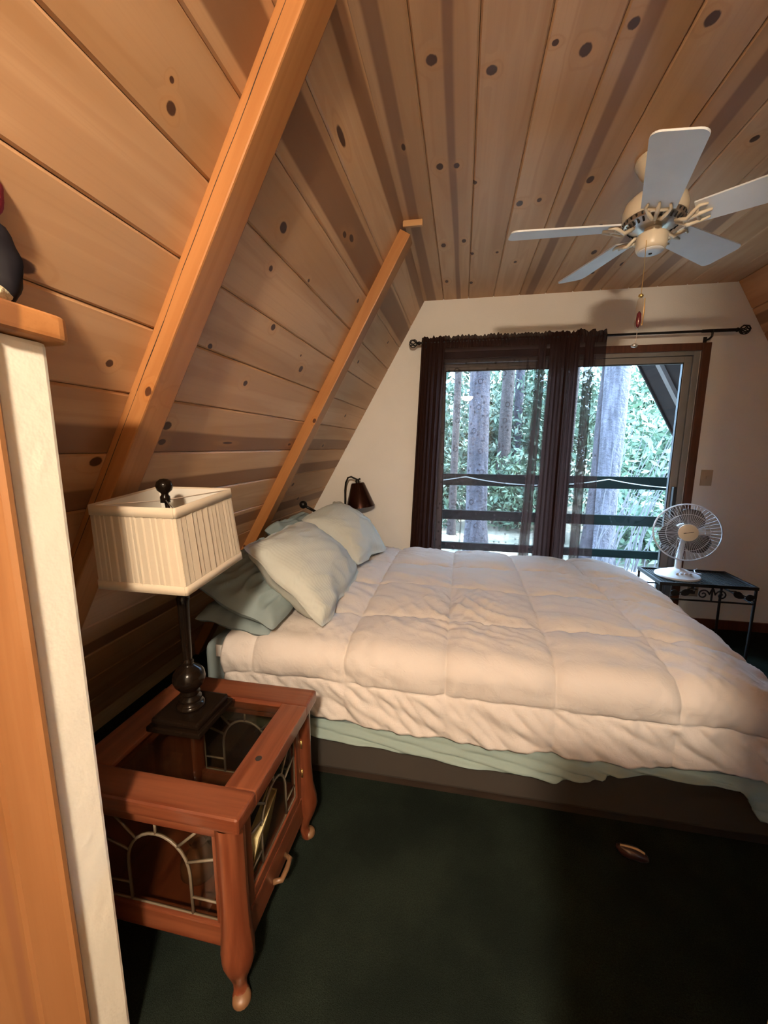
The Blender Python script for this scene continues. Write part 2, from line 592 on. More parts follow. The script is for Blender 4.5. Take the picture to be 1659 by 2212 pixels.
for i in range(len(edges) - 1):
    s1, s0 = edges[i], max(edges[i + 1], -0.02)
    sc_ = (s0 + s1) / 2
    rnd = random.Random(i * 17 + 2)
    f = 0.86 + 0.2 * rnd.random()
    base = (PB[0] * f, PB[1] * f * 0.88, PB[2] * f * 0.75)
    x, z = sr(sc_)
    place_board(wall_right, s1 - s0, (x, BYC, z), TH, pine(base, (-0.05, 0.03) if i % 3 == 1 else None, (), seed=i + 31.3, auto=True))
C_KNOTS = [(-0.13, 1.388, .018, 1.1), (0.048, 1.454, .017, 1.1), (0.219, 1.4, .010, 1.1), (0.309, 1.438, .018, 1.3), (-0.13, 1.854, .015, 1.4), (-0.062, 1.86, .012, 1.4), (0.012, 1.983, .012, 1.2), (0.225, 2.175, .016, 1.5), (0.311, 2.162, .011, 1.6), (0.498, 2.051, .016, 1.6), (0.614, 1.408, .018, 1.3), (0.415, 1.383, .016, 1.2), (-0.144, 2.512, .014, 1.7), (-0.03, 2.481, .012, 1.8), (0.018, 2.642, .012, 1.5), (0.162, 2.651, .009, 1.6), (0.283, 2.8, .010, 1.5), (-0.145, 3.025, .012, 2), (0.022, 3.077, .012, 2), (1.023, 1.913, .015, 1.3), (0.943, 2.944, .015, 2), (0.72, 2.75, .015, 2), (0.80, 3.05, .012, 2), (-0.261, 1.72, .008, 2.4), (0.66, 2.45, .012, 1.6), (1.1, 2.4, .013, 1.6), (0.45, 0.9, .016, 1.3), (-0.1, 0.8, .016, 1.3)]
cx_edges = [XLT - 0.006, -0.181]
while cx_edges[-1] < XRT - 0.02:
    cx_edges.append(min(cx_edges[-1] + 0.1882, XRT))
C_STREAK = {0: (-0.045, 0.010), 1: (0.0, 0.03), 4: (-0.045, 0.005), 6: (-0.03, 0.035), 8: (-0.04, 0.03)}
for i in range(len(cx_edges) - 1):
    x0, x1 = cx_edges[i], cx_edges[i + 1]
    if x1 - x0 < 0.01: continue
    xc = (x0 + x1) / 2
    kn = [(y - BYC, x - xc, r, st) for (x, y, r, st) in C_KNOTS if x0 < x < x1]
    rnd = random.Random(i * 7 + 3)
    f = 0.92 + 0.14 * rnd.random()
    base = (PB[0] * f, PB[1] * f, PB[2] * f)
    place_board(ceiling, x1 - x0, (xc, BYC, ZC), 0.0, pine(base, C_STREAK.get(i), kn, seed=i + 60.7, auto=False, rough=0.48, heart=(0.23, 0.11, 0.06)))

# gable wall with the door opening
OX0, OX1, OZ = -0.245, 1.652, 2.075
mb = MB()
T0, T1 = D, D + 0.14
xl = lambda z: XL0 + KX * z
xr = lambda z: XR0 - KX * z
mb.prism([(xl(0) - .05, 0), (OX0, 0), (OX0, OZ), (xl(OZ) - .05, OZ)], 1, T0, T1)
mb.prism([(OX1, 0), (xr(0) + .05, 0), (xr(OZ) + .05, OZ), (OX1, OZ)], 1, T0, T1)
mb.prism([(xl(OZ) - .05, OZ), (xr(OZ) + .05, OZ), (xr(ZC + .1) + .05, ZC + .1), (xl(ZC + .1) - .05, ZC + .1)], 1, T0, T1)
wall_back = mb.build('wall_back', M['plaster'])
tag(wall_back, 'white plastered gable wall around the sliding door', 'wall', kind='structure')

# landing shell behind the camera
wf = MB().prism([(xl(-.05) - .1, -.05), (xr(-.05) + .1, -.05), (xr(2.7) + .1, 2.7), (xl(2.7) - .1, 2.7)], 1, YB - 0.1, YB).build('wall_front', M['plaster_cream'])
tag(wf, 'cream wall behind the viewer at the landing', 'wall', kind='structure')
# stub wall on the right of the stair opening: only its corner is in view; the low-to-full step is shaped to shade carpet and bed
mb = MB()
mb.prism([(0.20, 0), (xr(0), 0), (xr(ZC), ZC), (0.475, ZC), (0.475, 1.30), (0.20, 1.30)], 1, 0.10, 0.24)
wnr = mb.build('wall_near_right', M['plaster_cream'], bevel=0.006)
tag(wnr, 'cream wall corner at the bottom right edge', 'wall', kind='structure')
# half wall on the left: white end, pine panelling on the viewer's side, pine cap
mb = MB().box(-1.25, -0.70, 0.507, 0.597, 0.0, 1.560)
whl = mb.build('wall_near_left', M['plaster_cream'], bevel=0.008)
tag(whl, 'white half wall end with pine cap beside the viewer', 'wall', kind='structure')
for i, (x0, x1) in enumerate(((-0.787, -0.684), (-0.912, -0.787), (-1.037, -0.912), (-1.162, -1.037))):
    m_ = pine((0.265, 0.122, 0.050), (0.018, 0.045) if i == 1 else None, [(0.585, -0.040, .020, 1.3)] if i == 1 else [(0.55, 0.048, .0, 1)][:0], seed=90 + i, axis='Z', auto=False)
    MB().box(x0 + .001, x1 - .001, 0.488, 0.507, 0.0, 1.560).build('panel_board', m_, whl, bevel=0.006, seg=1)
capm = pine((0.56, 0.26, 0.10), (-0.06, -0.01), (), seed=77, axis='X', auto=False, grain=1.6)
mb = MB()
pc = []
x0, x1, y0, y1, rr = -1.30, -0.672, 0.470, 0.628, 0.03
for cxx, cyy, a0 in ((x1 - rr, y0 + rr, -90), (x1 - rr, y1 - rr, 0)):
    for k in range(6):
        a = math.radians(a0 + 18 * k)
        pc.append((cxx + rr * math.cos(a), cyy + rr * math.sin(a)))
pc += [(x0, y1), (x0, y0)]
mb.prism(pc, 2, 1.561, 1.604)
mb.build('cap_board', capm, whl, bevel=0.010, seg=3)

# skirting along the left slope
bb = MB().box(-1.735, -1.715, 0.62, D - 0.002, 0.0, 0.105).build('baseboard_left', mat('pale_skirting', (0.42, 0.31, 0.19), 0.5, var=0.2, vmap=(6, .6, 6)), bevel=0.004)
tag(bb, 'pale pine skirting board along the sloping wall', 'baseboard', kind='structure')
bb = MB().box(1.72, 3.18, D - 0.016, D, 0.0, 0.075).build('baseboard_back', M['casing'], bevel=0.004)
tag(bb, 'dark skirting board under the gable wall', 'baseboard', kind='structure')

# rafters on the left slope
def rafter(name, y0, y1, s0, s1, depth, label, seed, crack=False):
    """box on the left slope, local frame: across = y, along = slope"""
    bm_ = pine((0.40, 0.175, 0.062), None, [(0.35, 0.02, .010, 1.4), (-0.55, -0.02, .008, 1.4), (-0.9, 0.012, .012, 1.4)], seed=seed, axis='Z', auto=False, grain=1.1, rough=0.38)
    w = (y1 - y0)
    L = s1 - s0
    mb_ = MB()
    e = 0.0
    mb_.box(-depth / 2, depth / 2, -w / 2, w / 2, -L / 2, L / 2)
    me_o = mb_.build(name, bm_, bevel=0.005, seg=2, origin=(0, 0, 0))
    sc2 = (s0 + s1) / 2
    x, z = sl(sc2)
    me_o.location = (x + SA * (depth / 2 - 0.001), (y0 + y1) / 2, z - CA * (depth / 2 - 0.001))
    me_o.rotation_euler = (0, PI / 2 - TH, 0)
    WLOC[me_o.name] = Vector(me_o.location)
    tag(me_o, label, 'beam', 'rafters on the left slope')
    if crack:
        pts = [(-depth * 0.18 + 0.004 * nz(q * .35, seed), -w / 2 - 0.0002, -L * .47 + L * .94 * q / 40) for q in range(41)]
        cm = MB()
        for q in range(40):
            a, b2 = Vector(pts[q]), Vector(pts[q + 1])
            hw = 0.0009 + 0.0006 * nz(q * .4, 9.0)
            cm.add([a + Vector((-hw, 0, 0)), a + Vector((hw, 0, 0)), b2 + Vector((hw, 0, 0)), b2 + Vector((-hw, 0, 0)),
                    a + Vector((-hw, .002, 0)), a + Vector((hw, .002, 0)), b2 + Vector((hw, .002, 0)), b2 + Vector((-hw, .002, 0))], [(0, 1, 2, 3), (7, 6, 5, 4), (0, 4, 5, 1), (1, 5, 6, 2), (3, 2, 6, 7), (0, 3, 7, 4)])
        co_ = cm.build('drying_crack', M['dark_wood'], None, origin=(0, 0, 0))
        co_.parent = me_o
        co_.location = (0, 0, 0)
    return me_o

rafter('roof_beam', 0.975, 1.072, 0.02, 2.86, 0.062, 'large orange pine beam nearest the viewer, behind the table lamp', 3.1, True)
rafter('roof_beam', 2.225, 2.320, 0.02, 2.86, 0.062, 'thinner looking orange pine beam ending above the pillows', 8.4)
blk = MB().box(-0.335, -0.235, 2.215, 2.235, 2.490, 2.519).build('wood_block', pine((0.62, 0.36, 0.18), None, (), seed=4, axis='X', auto=False), bevel=0.003)
tag(blk, 'small pale wood block at the top of the far beam', 'wood block')

# ------------------------------------------------------------------ sliding door and trim
t1 = empty('trim_1', (0.70, D - 0.01, 0))
tag(t1, 'dark red wooden casing around the sliding door', 'trim', kind='structure')
MB().box(OX1, OX1 + 0.055, D - 0.018, D + 0.002, 0.0, OZ + 0.052).build('casing_board', M['casing'], t1, bevel=0.004)
MB().box(OX0 - 0.055, OX0, D - 0.018, D + 0.002, 0.0, OZ + 0.052).build('casing_board', M['casing'], t1, bevel=0.004)
MB().box(OX0, OX1, D - 0.018, D + 0.002, OZ, OZ + 0.052).build('casing_board', M['casing'], t1, bevel=0.004)

door = empty('door_1', (0.70, D + 0.05, 0))
tag(door, 'sliding glass door with grey aluminium frame', 'sliding door', kind='structure')
fy0, fy1 = D + 0.005, D + 0.125
fr = empty('outer_frame', (0.70, D + 0.06, 0)); fr.parent = door; fr.location = WLOC[fr.name] - WLOC[door.name]
MB().box(OX1 - 0.040, OX1, fy0, fy1, 0, OZ).build('jamb', M['alu'], fr, bevel=0.003)
MB().box(OX0, OX0 + 0.040, fy0, fy1, 0, OZ).build('jamb', M['alu'], fr, bevel=0.003)
MB().box(OX0 + .04, OX1 - .04, fy0, fy1, OZ - 0.028, OZ).build('head_track', M['alu'], fr, bevel=0.003)
MB().box(OX0 + .04, OX1 - .04, fy0 + 0.05, fy0 + 0.056, OZ - 0.05, OZ - 0.028).build('head_track_lip', M['alu'], fr)
MB().box(OX0 + .04, OX1 - .04, fy0, fy1, 0, 0.03).build('sill_track', M['alu'], fr, bevel=0.003)


def panel(nm, x0, x1, y0, y1, wl, wr_, glabel):
    p = empty(nm, ((x0 + x1) / 2, y0, 0.03)); p.parent = door; p.location = WLOC[p.name] - WLOC[door.name]
    zt, zb = OZ - 0.030, 0.032
    MB().box(x0, x0 + wl, y0, y1, zb, zt).build('stile', M['alu'], p, bevel=0.003)
    MB().box(x1 - wr_, x1, y0, y1, zb, zt).build('stile', M['alu'], p, bevel=0.003)
    MB().box(x0 + wl, x1 - wr_, y0, y1, zt - 0.045, zt).build('rail', M['alu'], p, bevel=0.003)
    MB().box(x0 + wl, x1 - wr_, y0, y1, zb, zb + 0.085).build('rail', M['alu'], p, bevel=0.003)
    g = 0.006
    gx0, gx1, gz0, gz1 = x0 + wl, x1 - wr_, zb + .085, zt - .045
    mb_ = MB()
    mb_.box(gx0, gx0 + g, y0 + .004, y1 - .004, gz0, gz1).box(gx1 - g, gx1, y0 + .004, y1 - .004, gz0, gz1)
    mb_.box(gx0 + g, gx1 - g, y0 + .004, y1 - .004, gz0, gz0 + g).box(gx0 + g, gx1 - g, y0 + .004, y1 - .004, gz1 - g, gz1)
    mb_.build('gasket', M['rubber'], p)
    ym = (y0 + y1) / 2
    MB().box(gx0 + g, gx1 - g, ym - .002, ym + .002, gz0 + g, gz1 - g).build('pane', M['clear'], p)
    return p

sliding = panel('sliding_panel', 0.665, OX1 - 0.042, fy0 + 0.012, fy0 + 0.046, 0.055, 0.050, '')
fixed = panel('fixed_panel', OX0 + 0.042, 0.735, fy0 + 0.062, fy0 + 0.096, 0.050, 0.055, '')
hd = MB().box(1.572, 1.596, fy0 - 0.030, fy0 + 0.012, 0.86, 1.10).build('door_handle', M['rubber'], sliding, bevel=0.006)

# ------------------------------------------------------------------ landing lamp (lights the room from behind the viewer)
LX, LY, LZ = 0.06, -0.95, 2.28
lamp_root = empty('ceiling_light', (LX, LY, ZC))
tag(lamp_root, 'round white ceiling light above the landing, mirrored in the door glass', 'ceiling light')
le = NT('lamp_glow')
le.t.nodes.remove(le.b)
em = le.n('ShaderNodeEmission')
em.inputs[0].default_value = LAMP_COLOR + (1,)
em.inputs[1].default_value = LAMP_STRENGTH
le.l(em.outputs[0], le.out.inputs[0])
prof = [(0.105 * math.cos(a), -0.075 * math.sin(a)) for a in [math.radians(9 * k) for k in range(0, 10)]]
prof[-1] = (0.004, -0.075)
MB().lathe(prof, (LX, LY, LZ + 0.03), 16).build('diffuser', le.m, lamp_root, smooth=True)
MB().lathe([(0.02, ZC - 0.001), (0.115, ZC - 0.001), (0.118, LZ + 0.075), (0.112, LZ + 0.032), (0.02, LZ + 0.031)], (LX, LY, 0), 24).build('mount', M['fan_cream'], lamp_root, smooth='auto')

# ------------------------------------------------------------------ bed
BX0, BX1, BY0, BY1 = -1.00, 1.06, 1.40, 2.92
bed = empty('bed', ((BX0 + BX1) / 2, (BY0 + BY1) / 2, 0))
tag(bed, 'queen bed with taupe box base and blue covered mattress', 'bed')
MB().box(BX0 + .03, BX1 + .08, BY0 + 0.05, BY1 - .05, 0.0, 0.05).build('plinth', M['dark_wood'], bed)
MB().box(BX0 + .01, BX1 + .10, BY0 + 0.022, BY1 - .02, 0.05, 0.262).build('box_base', M['base_fabric'], bed, bevel=0.012)
MB().box(BX0 - .045, BX1 - .01, BY0, BY1, 0.264, 0.572).build('mattress', M['blue_linen'], bed, bevel=0.05, seg=4, smooth=True)

# comforter: one quilted sheet over the bed, hanging at the sides and the foot
QS = 0.385


def quilt():
    x_head, x_foot = -0.93, 1.05
    du = 0.0074
    rows = []
    drop_n, drop_f, drop_x = 0.335, 0.30, 0.34
    y0, y1 = BY0 + 0.040, BY1 - 0.03
    R = 0.064
    nu = int((x_foot - x_head + drop_x) / du)
    nv = int((y1 - y0 + drop_n + drop_f) / du)
    for j in range(nv + 1):
        v = -drop_n + j * du          # 0 at the near fold
        row = []
        for i in range(nu + 1):
            u = x_head + i * du
            # hem wobble
            vv = v
            if v < 0:
                hem = 1.0 + 0.05 * math.sin(u * 3.1 + 0.6) - 0.08 * max(0.0, min(1.0, (u - 0.2) / 0.8)) + 0.03 * nz(u * 5, 3.3)
                vv = v * hem
            ou = max(0.0, u - x_foot)
            on_ = max(0.0, -vv)
            of = max(0.0, vv - (y1 - y0))
            x = min(u, x_foot)
            y = y0 + min(max(vv, 0.0), y1 - y0)
            # dome of the top
            tx = (x - x_head) / (x_foot - x_head)
            ty = (y - y0) / (y1 - y0)
            zt = 0.600 + 0.040 * (1 - (2 * ty - 1) ** 4) * (0.75 + 0.25 * ty) + 0.012 * math.sin(3.0 * tx + 0.4)
            zt -= 0.03 * max(0.0, 1 - tx / 0.10) ** 2 * 0.6
            zt -= 0.035 * max(0.0, (tx - 0.90) / 0.10) ** 2

            def fold(o):
                # arc of radius R then straight down: (outwards, down)
                a = o / R
                if a < PI / 2:
                    return R * math.sin(a), R * (1 - math.cos(a))
                return R, R + (o - R * PI / 2)
            N = Vector((0, 0, 1))
            if on_ > 0 or of > 0 or ou > 0:
                oy, dy = fold(max(on_, of))
                ox, dx = fold(ou)
                y += -oy if on_ > 0 else (oy if of > 0 else 0)
                x += ox
                z = zt - max(dx, dy) - 0.25 * min(dx, dy)
                ay = min(max(on_, of) / R, PI / 2)
                axx = min(ou / R, PI / 2)
                sgn = -1 if on_ > 0 else 1
                if on_ > 0 or of > 0:
                    N = Vector((0, sgn * math.sin(ay), math.cos(ay)))
                if ou > 0:
                    N = (N + Vector((math.sin(axx) * 1.2, 0, math.cos(axx) - 1))).normalized()
            else:
                z = zt
            # quilting: seams every QS; v seam one at v = -0.165 (on the near side)
            a = (u + 0.03) / QS
            b = (v + 0.168) / QS
            fa = abs(a - round(a)) * 2       # 0 at seam, 1 mid
            fb = abs(b - round(b)) * 2
            pa = 1 - (1 - min(1, fa)) ** 3.4
            pb = 1 - (1 - min(1, fb)) ** 3.4
            puff = 0.026 * (pa * pb) ** 0.8
            da, db = fa * QS / 2, fb * QS / 2
            puff -= 0.0045 * max(math.exp(-(da / 0.007) ** 2), math.exp(-(db / 0.007) ** 2))
            below = v < -0.168
            if below:
                puff *= 0.45
            # wrinkles fanning out from the seams
            seam_y = math.exp(-((fb * QS / 2) / 0.07) ** 2)
            wr = 0.0075 * nz(u * 17 + 2.0 * nz(u * 3, v * 3, 5), v * 5.5, 1.7) * (0.25 + seam_y)
            wr += 0.0060 * nz(u * 5.5, v * 19 + 2 * nz(u * 3, v * 3, 7), 2.7) * (0.10 + math.exp(-(fa * QS / 2 / 0.06) ** 2))
            wr += 0.0065 * nz(u * 7 + v * 12, v * 5 - u * 4, 4.2)
            wr += 0.010 * nz(u * 2.3, v * 2.3, 9.1)
            if below:
                wr += 0.016 * nz(u * 13 + v * 22, v * 6, 2.2) + 0.010 * nz(u * 30 + v * 26, v * 9, 6.2)
            # crumpled ridges in loose patches
            mk_ = max(0.0, nz(u * 1.7 + 3.1, v * 1.7, 12.0) + 0.18)
            wx = 0.35 * nz(u * 2.2, v * 2.2, 20.0)
            rg1 = (1 - abs(nz((u * 0.55 + v) * 13 + wx * 6, (v * 0.4 - u) * 3.2, 15.0))) ** 3
            rg2 = (1 - abs(nz((u - v * 0.7) * 17 + wx * 5, (v + u * .5) * 4.0, 17.0))) ** 3
            wr += (0.011 * rg1 + 0.007 * rg2 - 0.006) * min(1.0, mk_ * 1.9)
            tick = (1 - abs(nz(u * 26 + wx * 3, v * 2.2, 31.0))) ** 2
            wr += 0.0045 * tick * math.exp(-((fb * QS / 2 - 0.018) / 0.03) ** 2)
            # pulled folds running down from the pillow end
            pl = math.exp(-((u + 0.25) / 0.45) ** 2) * math.exp(-((v - 0.45) / 0.35) ** 2)
            wr += 0.013 * pl * nz(u * 9 + v * 14, v * 5 - u * 4, 8.0)
            P = Vector((x, y, z)) + N * (puff + wr)
            row.append(P)
        rows.append(row)
    return rows

mbq = MB().grid(quilt())
qo = mbq.build('comforter', M['quilt'], smooth=True, solid=0.012)
tag(qo, 'white box-stitched comforter spread over the bed', 'comforter')
# care tag at the head corner
ct = MB().box(-0.962, -0.925, 1.372, 1.376, 0.535, 0.585).build('care_tag', M['label_white'], qo)
MB().box(-0.928, -0.920, 1.3705, 1.3775, 0.530, 0.586).build('tag_stripe', M['rubber'], ct)

# top sheet hanging out under the comforter
def sheet():
    rows = []
    nu, nv = 220, 14
    prof = [(-0.95, .25), (-0.60, .242), (-0.35, .228), (-0.10, .212), (0.12, .205), (0.33, .190), (0.48, .215), (0.60, .262), (0.80, .270), (0.95, .262), (1.03, .160), (1.08, .135), (1.12, .15)]
    for j in range(nv + 1):
        t = j / nv
        row = []
        for i in range(nu + 1):
            x = -0.95 + 2.07 * i / nu
            for k in range(len(prof) - 1):
                if prof[k][0] <= x <= prof[k + 1][0] + 1e-6:
                    q = (x - prof[k][0]) / (prof[k + 1][0] - prof[k][0])
                    q = q * q * (3 - 2 * q)
                    zb = prof[k][1] * (1 - q) + prof[k + 1][1] * q
                    break
            z = 0.295 * (1 - t) + zb * t
            y = 1.3975 - 0.004 * t
            # long diagonal folds
            fo = math.sin((z + 0.13 * x + 0.01 * nz(x * 3, 2.0)) * 200) * 0.009 * t + 0.012 * nz(x * 6 + (0.3 - z) * 34, z * 8, 3.0) * t + 0.010 * (1 - abs(nz(x * 4.5 + (0.3 - z) * 26, 1.1, 5.0))) ** 4 * t
            y += fo - 0.034 * t
            row.append((x, y, z))
        rows.append(row)
    return rows

so = MB().grid(sheet()).build('flat_sheet', M['sage_linen'], smooth=True, solid=0.003)
tag(so, 'sage blue flat sheet hanging out below the comforter', 'sheet')


def pillow(name, A, B, C, Dd, T, material, label, seed, group, flap=0.0, sag=0.0, crumple=0.008):
    """A near-top, B near-bottom, C far-bottom, D far-top corners of the outline"""
    A, B, C, Dd = (Vector(p) for p in (A, B, C, Dd))
    nrm = (C - B).cross(A - B).normalized()
    if nrm.z < 0: nrm = -nrm
    n = 56
    mb_ = MB()
    for side in (1, -1):
        rows = []
        for j in range(n + 1):
            t = -1 + 2 * j / n
            row = []
            for i in range(n + 1):
                s = -1 + 2 * i / n
                # pull the edges in a little between the corners
                s2 = s * (1 - 0.055 * (1 - t * t))
                t2 = t * (1 - 0.055 * (1 - s * s))
                a, b = (s2 + 1) / 2, (t2 + 1) / 2
                p = (B * (1 - b) + A * b) * (1 - a) + (C * (1 - b) + Dd * b) * a
                cc = (B + A + C + Dd) / 4
                p = cc + (p - cc) * (1 - 0.075 * (abs(s) * abs(t)) ** 3)
                p = p + ((C - B).normalized() * nz(t * 2.1 + seed, s * .6, 3.3) * abs(s) + (A - B).normalized() * nz(s * 2.3 + seed, t * .6, 7.7) * abs(t)) * 0.026
                sf, tf_ = min(1.0, abs(s) / (1 - flap)), min(1.0, abs(t) / (1 - flap))
                th = ((1 - sf ** 2.2) * (1 - tf_ ** 2.2)) ** 0.50
                rim = max(0.0, 1 - max(abs(s), abs(t)))
                w = 0.020 * nz(p.x * 5 + seed, p.y * 5, p.z * 5) * min(1, rim * 4)
                w += 0.016 * nz(p.x * 13 + seed, p.y * 10, p.z * 14) * min(1, rim * 6) * (1 - th * 0.65)
                fold_ = (1 - abs(nz(s * 2.6 + t * 3.4 + seed, t * 1.1 - s * 1.5, seed))) ** 3
                w += crumple * (fold_ - 0.35) * min(1, rim * 5) * (side if side > 0 else 0.4)
                edge = 0.005 * min(1.0, rim * 12)
                sagv = -sag * (1 - s * s) * 0.5
                row.append(p + nrm * (side * (T / 2 * th + edge) + w) + Vector((0, 0, sagv)))
            rows.append(row)
        if side == -1:
            rows = [list(reversed(r)) for r in rows]
        mb_.grid(rows)
    o = mb_.build(name, material, smooth=True)
    tag(o, label, 'pillow', group)
    return o

# waffle weave shams
def waffle(name, col):
    t = NT(name)
    b = t.b
    b.inputs['Roughness'].default_value = 0.92
    b.inputs['Specular IOR Level'].default_value = 0.12
    co = t.coord()
    n = t.noise(co, 6, 3, 0.5)
    t.l(t.mix(n, col, tuple(c * 0.88 for c in col)), b.inputs['Base Color'])
    sep = t.n('ShaderNodeSeparateXYZ'); t.l(co, sep.inputs[0])
    wob = t.math('MULTIPLY', t.noise(co, 9, 2, 0.5), 9.0)
    s1 = t.math('SINE', t.math('ADD', t.math('MULTIPLY', sep.outputs[1], 430.0), wob))
    s2 = t.math('SINE', t.math('ADD', t.math('MULTIPLY', sep.outputs[0], 430.0), wob))
    big = t.noise(t.mapping(co, (1, 1, 1)), 14, 3, 0.5, 0.5)
    h = t.math('ADD', t.math('ADD', t.math('MULTIPLY', s1, 0.10), t.math('MULTIPLY', s2, 0.06)), t.math('MULTIPLY', big, 0.9))
    t.bump(h, 0.30, 0.008)
    return t.m

M['sham'] = waffle('sage_waffle', (0.465, 0.475, 0.435))
GP = 'pillows on the bed'
pillow('bed_pillow', (-1.13, 1.45, .648), (-0.73, 1.385, .628), (-0.74, 2.04, .668), (-1.13, 2.06, .69), 0.10, M['blue_linen'], 'flat blue pillow at the bottom of the near stack', 1.0, GP, crumple=0.02)
pillow('bed_pillow', (-1.13, 1.44, .80), (-0.70, 1.37, .665), (-0.72, 2.08, .745), (-1.12, 2.08, .865), 0.15, M['blue_linen'], 'blue pillow under the near sage sham, beside the lampshade', 5.0, GP, crumple=0.035)
pillow('bed_pillow', (-1.14, 2.14, .90), (-0.76, 2.10, .72), (-0.76, 2.66, .73), (-1.13, 2.66, .895), 0.15, M['blue_linen'], 'blue pillow behind the far sham by the gable wall', 9.0, GP, crumple=0.03)
pillow('sham_pillow', (-0.885, 1.45, .985), (-0.515, 1.43, .662), (-0.535, 2.15, .668), (-0.965, 2.30, .94), 0.255, M['sham'], 'large sage waffle sham pillow nearest the lamp', 13.0, GP, flap=0.07, crumple=0.012)
pillow('sham_pillow', (-0.955, 2.22, .965), (-0.535, 2.09, .715), (-0.47, 2.66, .690), (-0.905, 2.79, 1.005), 0.23, M['sham'], 'sage waffle sham pillow below the wall lamp', 21.0, GP, flap=0.07, crumple=0.012)

# ------------------------------------------------------------------ wall lamp on the gable
wl = empty('wall_lamp', (-0.95, D - 0.01, 0.75))
tag(wl, 'dark copper swing-arm wall lamp on the gable wall', 'wall lamp')
LC = Vector((-0.825, 3.255, 0.0))
tilt = Matrix.Rotation(math.radians(-7), 3, 'Y')
prof = [(0.020, 0.205), (0.050, 0.203), (0.057, 0.195), (0.122, 0.004), (0.123, 0.0), (0.120, 0.0), (0.054, 0.190), (0.020, 0.198)]
MB().lathe(prof, (LC.x, LC.y, 0.885), 32, mtx=tilt, cap=False).build('lamp_shade', M['copper'], wl, smooth='auto')
MB().lathe([(0.004, 0.199), (0.018, 0.199), (0.018, 0.225), (0.010, 0.232), (0.004, 0.232)], (LC.x, LC.y, 0.885), 12, mtx=tilt).build('shade_cap', M['black_metal'], wl, smooth='auto')
tp = LC + Vector((-0.03, 0, 0.885 + 0.225))
arm = []
pts = [tp + Vector((0.028, 0, 0.012)), tp + Vector((0.008, 0, 0.002)), tp + Vector((-0.02, 0, 0.012)), tp + Vector((-0.05, 0, 0.026)), tp + Vector((-0.078, 0, 0.018)), tp + Vector((-0.098, 0, -0.025)), tp + Vector((-0.107, 0.005, -0.09)), tp + Vector((-0.108, 0.01, -0.16)), tp + Vector((-0.115, 0.02, -0.27)), tp + Vector((-0.13, 0.04, -0.36))]
MB().tube(pts, 0.0075, 8).build('arm', M['black_metal'], wl, smooth=True)
MB().tube([(-0.985, 3.295, 0.745), (-1.03, 3.05, 0.82), (-1.074, 2.85, 0.897), (-1.115, 2.773, 0.945)], 0.011, 8).build('swing_rod', M['black_metal'], wl, smooth=True)
MB().sphere((-1.131, 2.75, 0.964), 0.029, 14).build('knob', M['black_metal'], wl, smooth=True)
MB().lathe([(0.055, 0.0), (0.055, 0.008), (0.02, 0.03), (0.015, 0.085)], (-0.985, D, 0.745), 20, mtx=Matrix.Rotation(math.radians(90), 3, 'X')).build('wall_plate', M['black_metal'], wl, smooth='auto')

# ------------------------------------------------------------------ end table
TX0, TX1, TY0, TY1, TZ = -0.985, -0.465, 0.700, 1.205, 0.556
et = empty('end_table', ((TX0 + TX1) / 2, (TY0 + TY1) / 2, 0))
tag(et, 'red stained pine end table with leaded glass sides and glass top', 'end table')
top_e = empty('table_top', ((TX0 + TX1) / 2, (TY0 + TY1) / 2, TZ - .045)); top_e.parent = et; top_e.location = WLOC[top_e.name] - WLOC[et.name]
RW = 0.085
MB().box(TX0, TX1, TY0, TY0 + RW, TZ - .042, TZ).build('top_rail', M['stain_x'], top_e, bevel=0.010, seg=3)
MB().box(TX0, TX1, TY1 - RW - .012, TY1, TZ - .042, TZ).build('top_rail', M['stain_x'], top_e, bevel=0.010, seg=3)
MB().box(TX0, TX0 + RW + .02, TY0 + RW - .004, TY1 - RW - .008, TZ - .0415, TZ - .0005).build('top_rail', M['stain_y'], top_e, bevel=0.004)
ro = MB().box(TX1 - RW, TX1, TY0 + RW - .004, TY1 - RW - .008, TZ - .0415, TZ - .0005).build('top_rail', M['stain_y'], top_e, bevel=0.004)
MB().lathe([(0.009, 0), (0.009, 0.0008)], (-0.510, 0.88, TZ - .0006), 16).build('wood_knot', M['rubber'], top_e)
MB().box(TX0 + RW + .021, TX1 - RW - .001, TY0 + RW + .001, TY1 - RW - .013, TZ - .020, TZ - .012).build('glass_inset', M['table_glass'], top_e)
MB().box(TX1 - RW - .012, TX1 - RW, TY0 + RW, TY1 - RW - .012, TZ - .03, TZ - .021).build('glass_ledge', M['stain_y'], top_e)
MB().box(TX0 + RW + .02, TX0 + RW + .032, TY0 + RW, TY1 - RW - .012, TZ - .03, TZ - .021).build('glass_ledge', M['stain_y'], top_e)

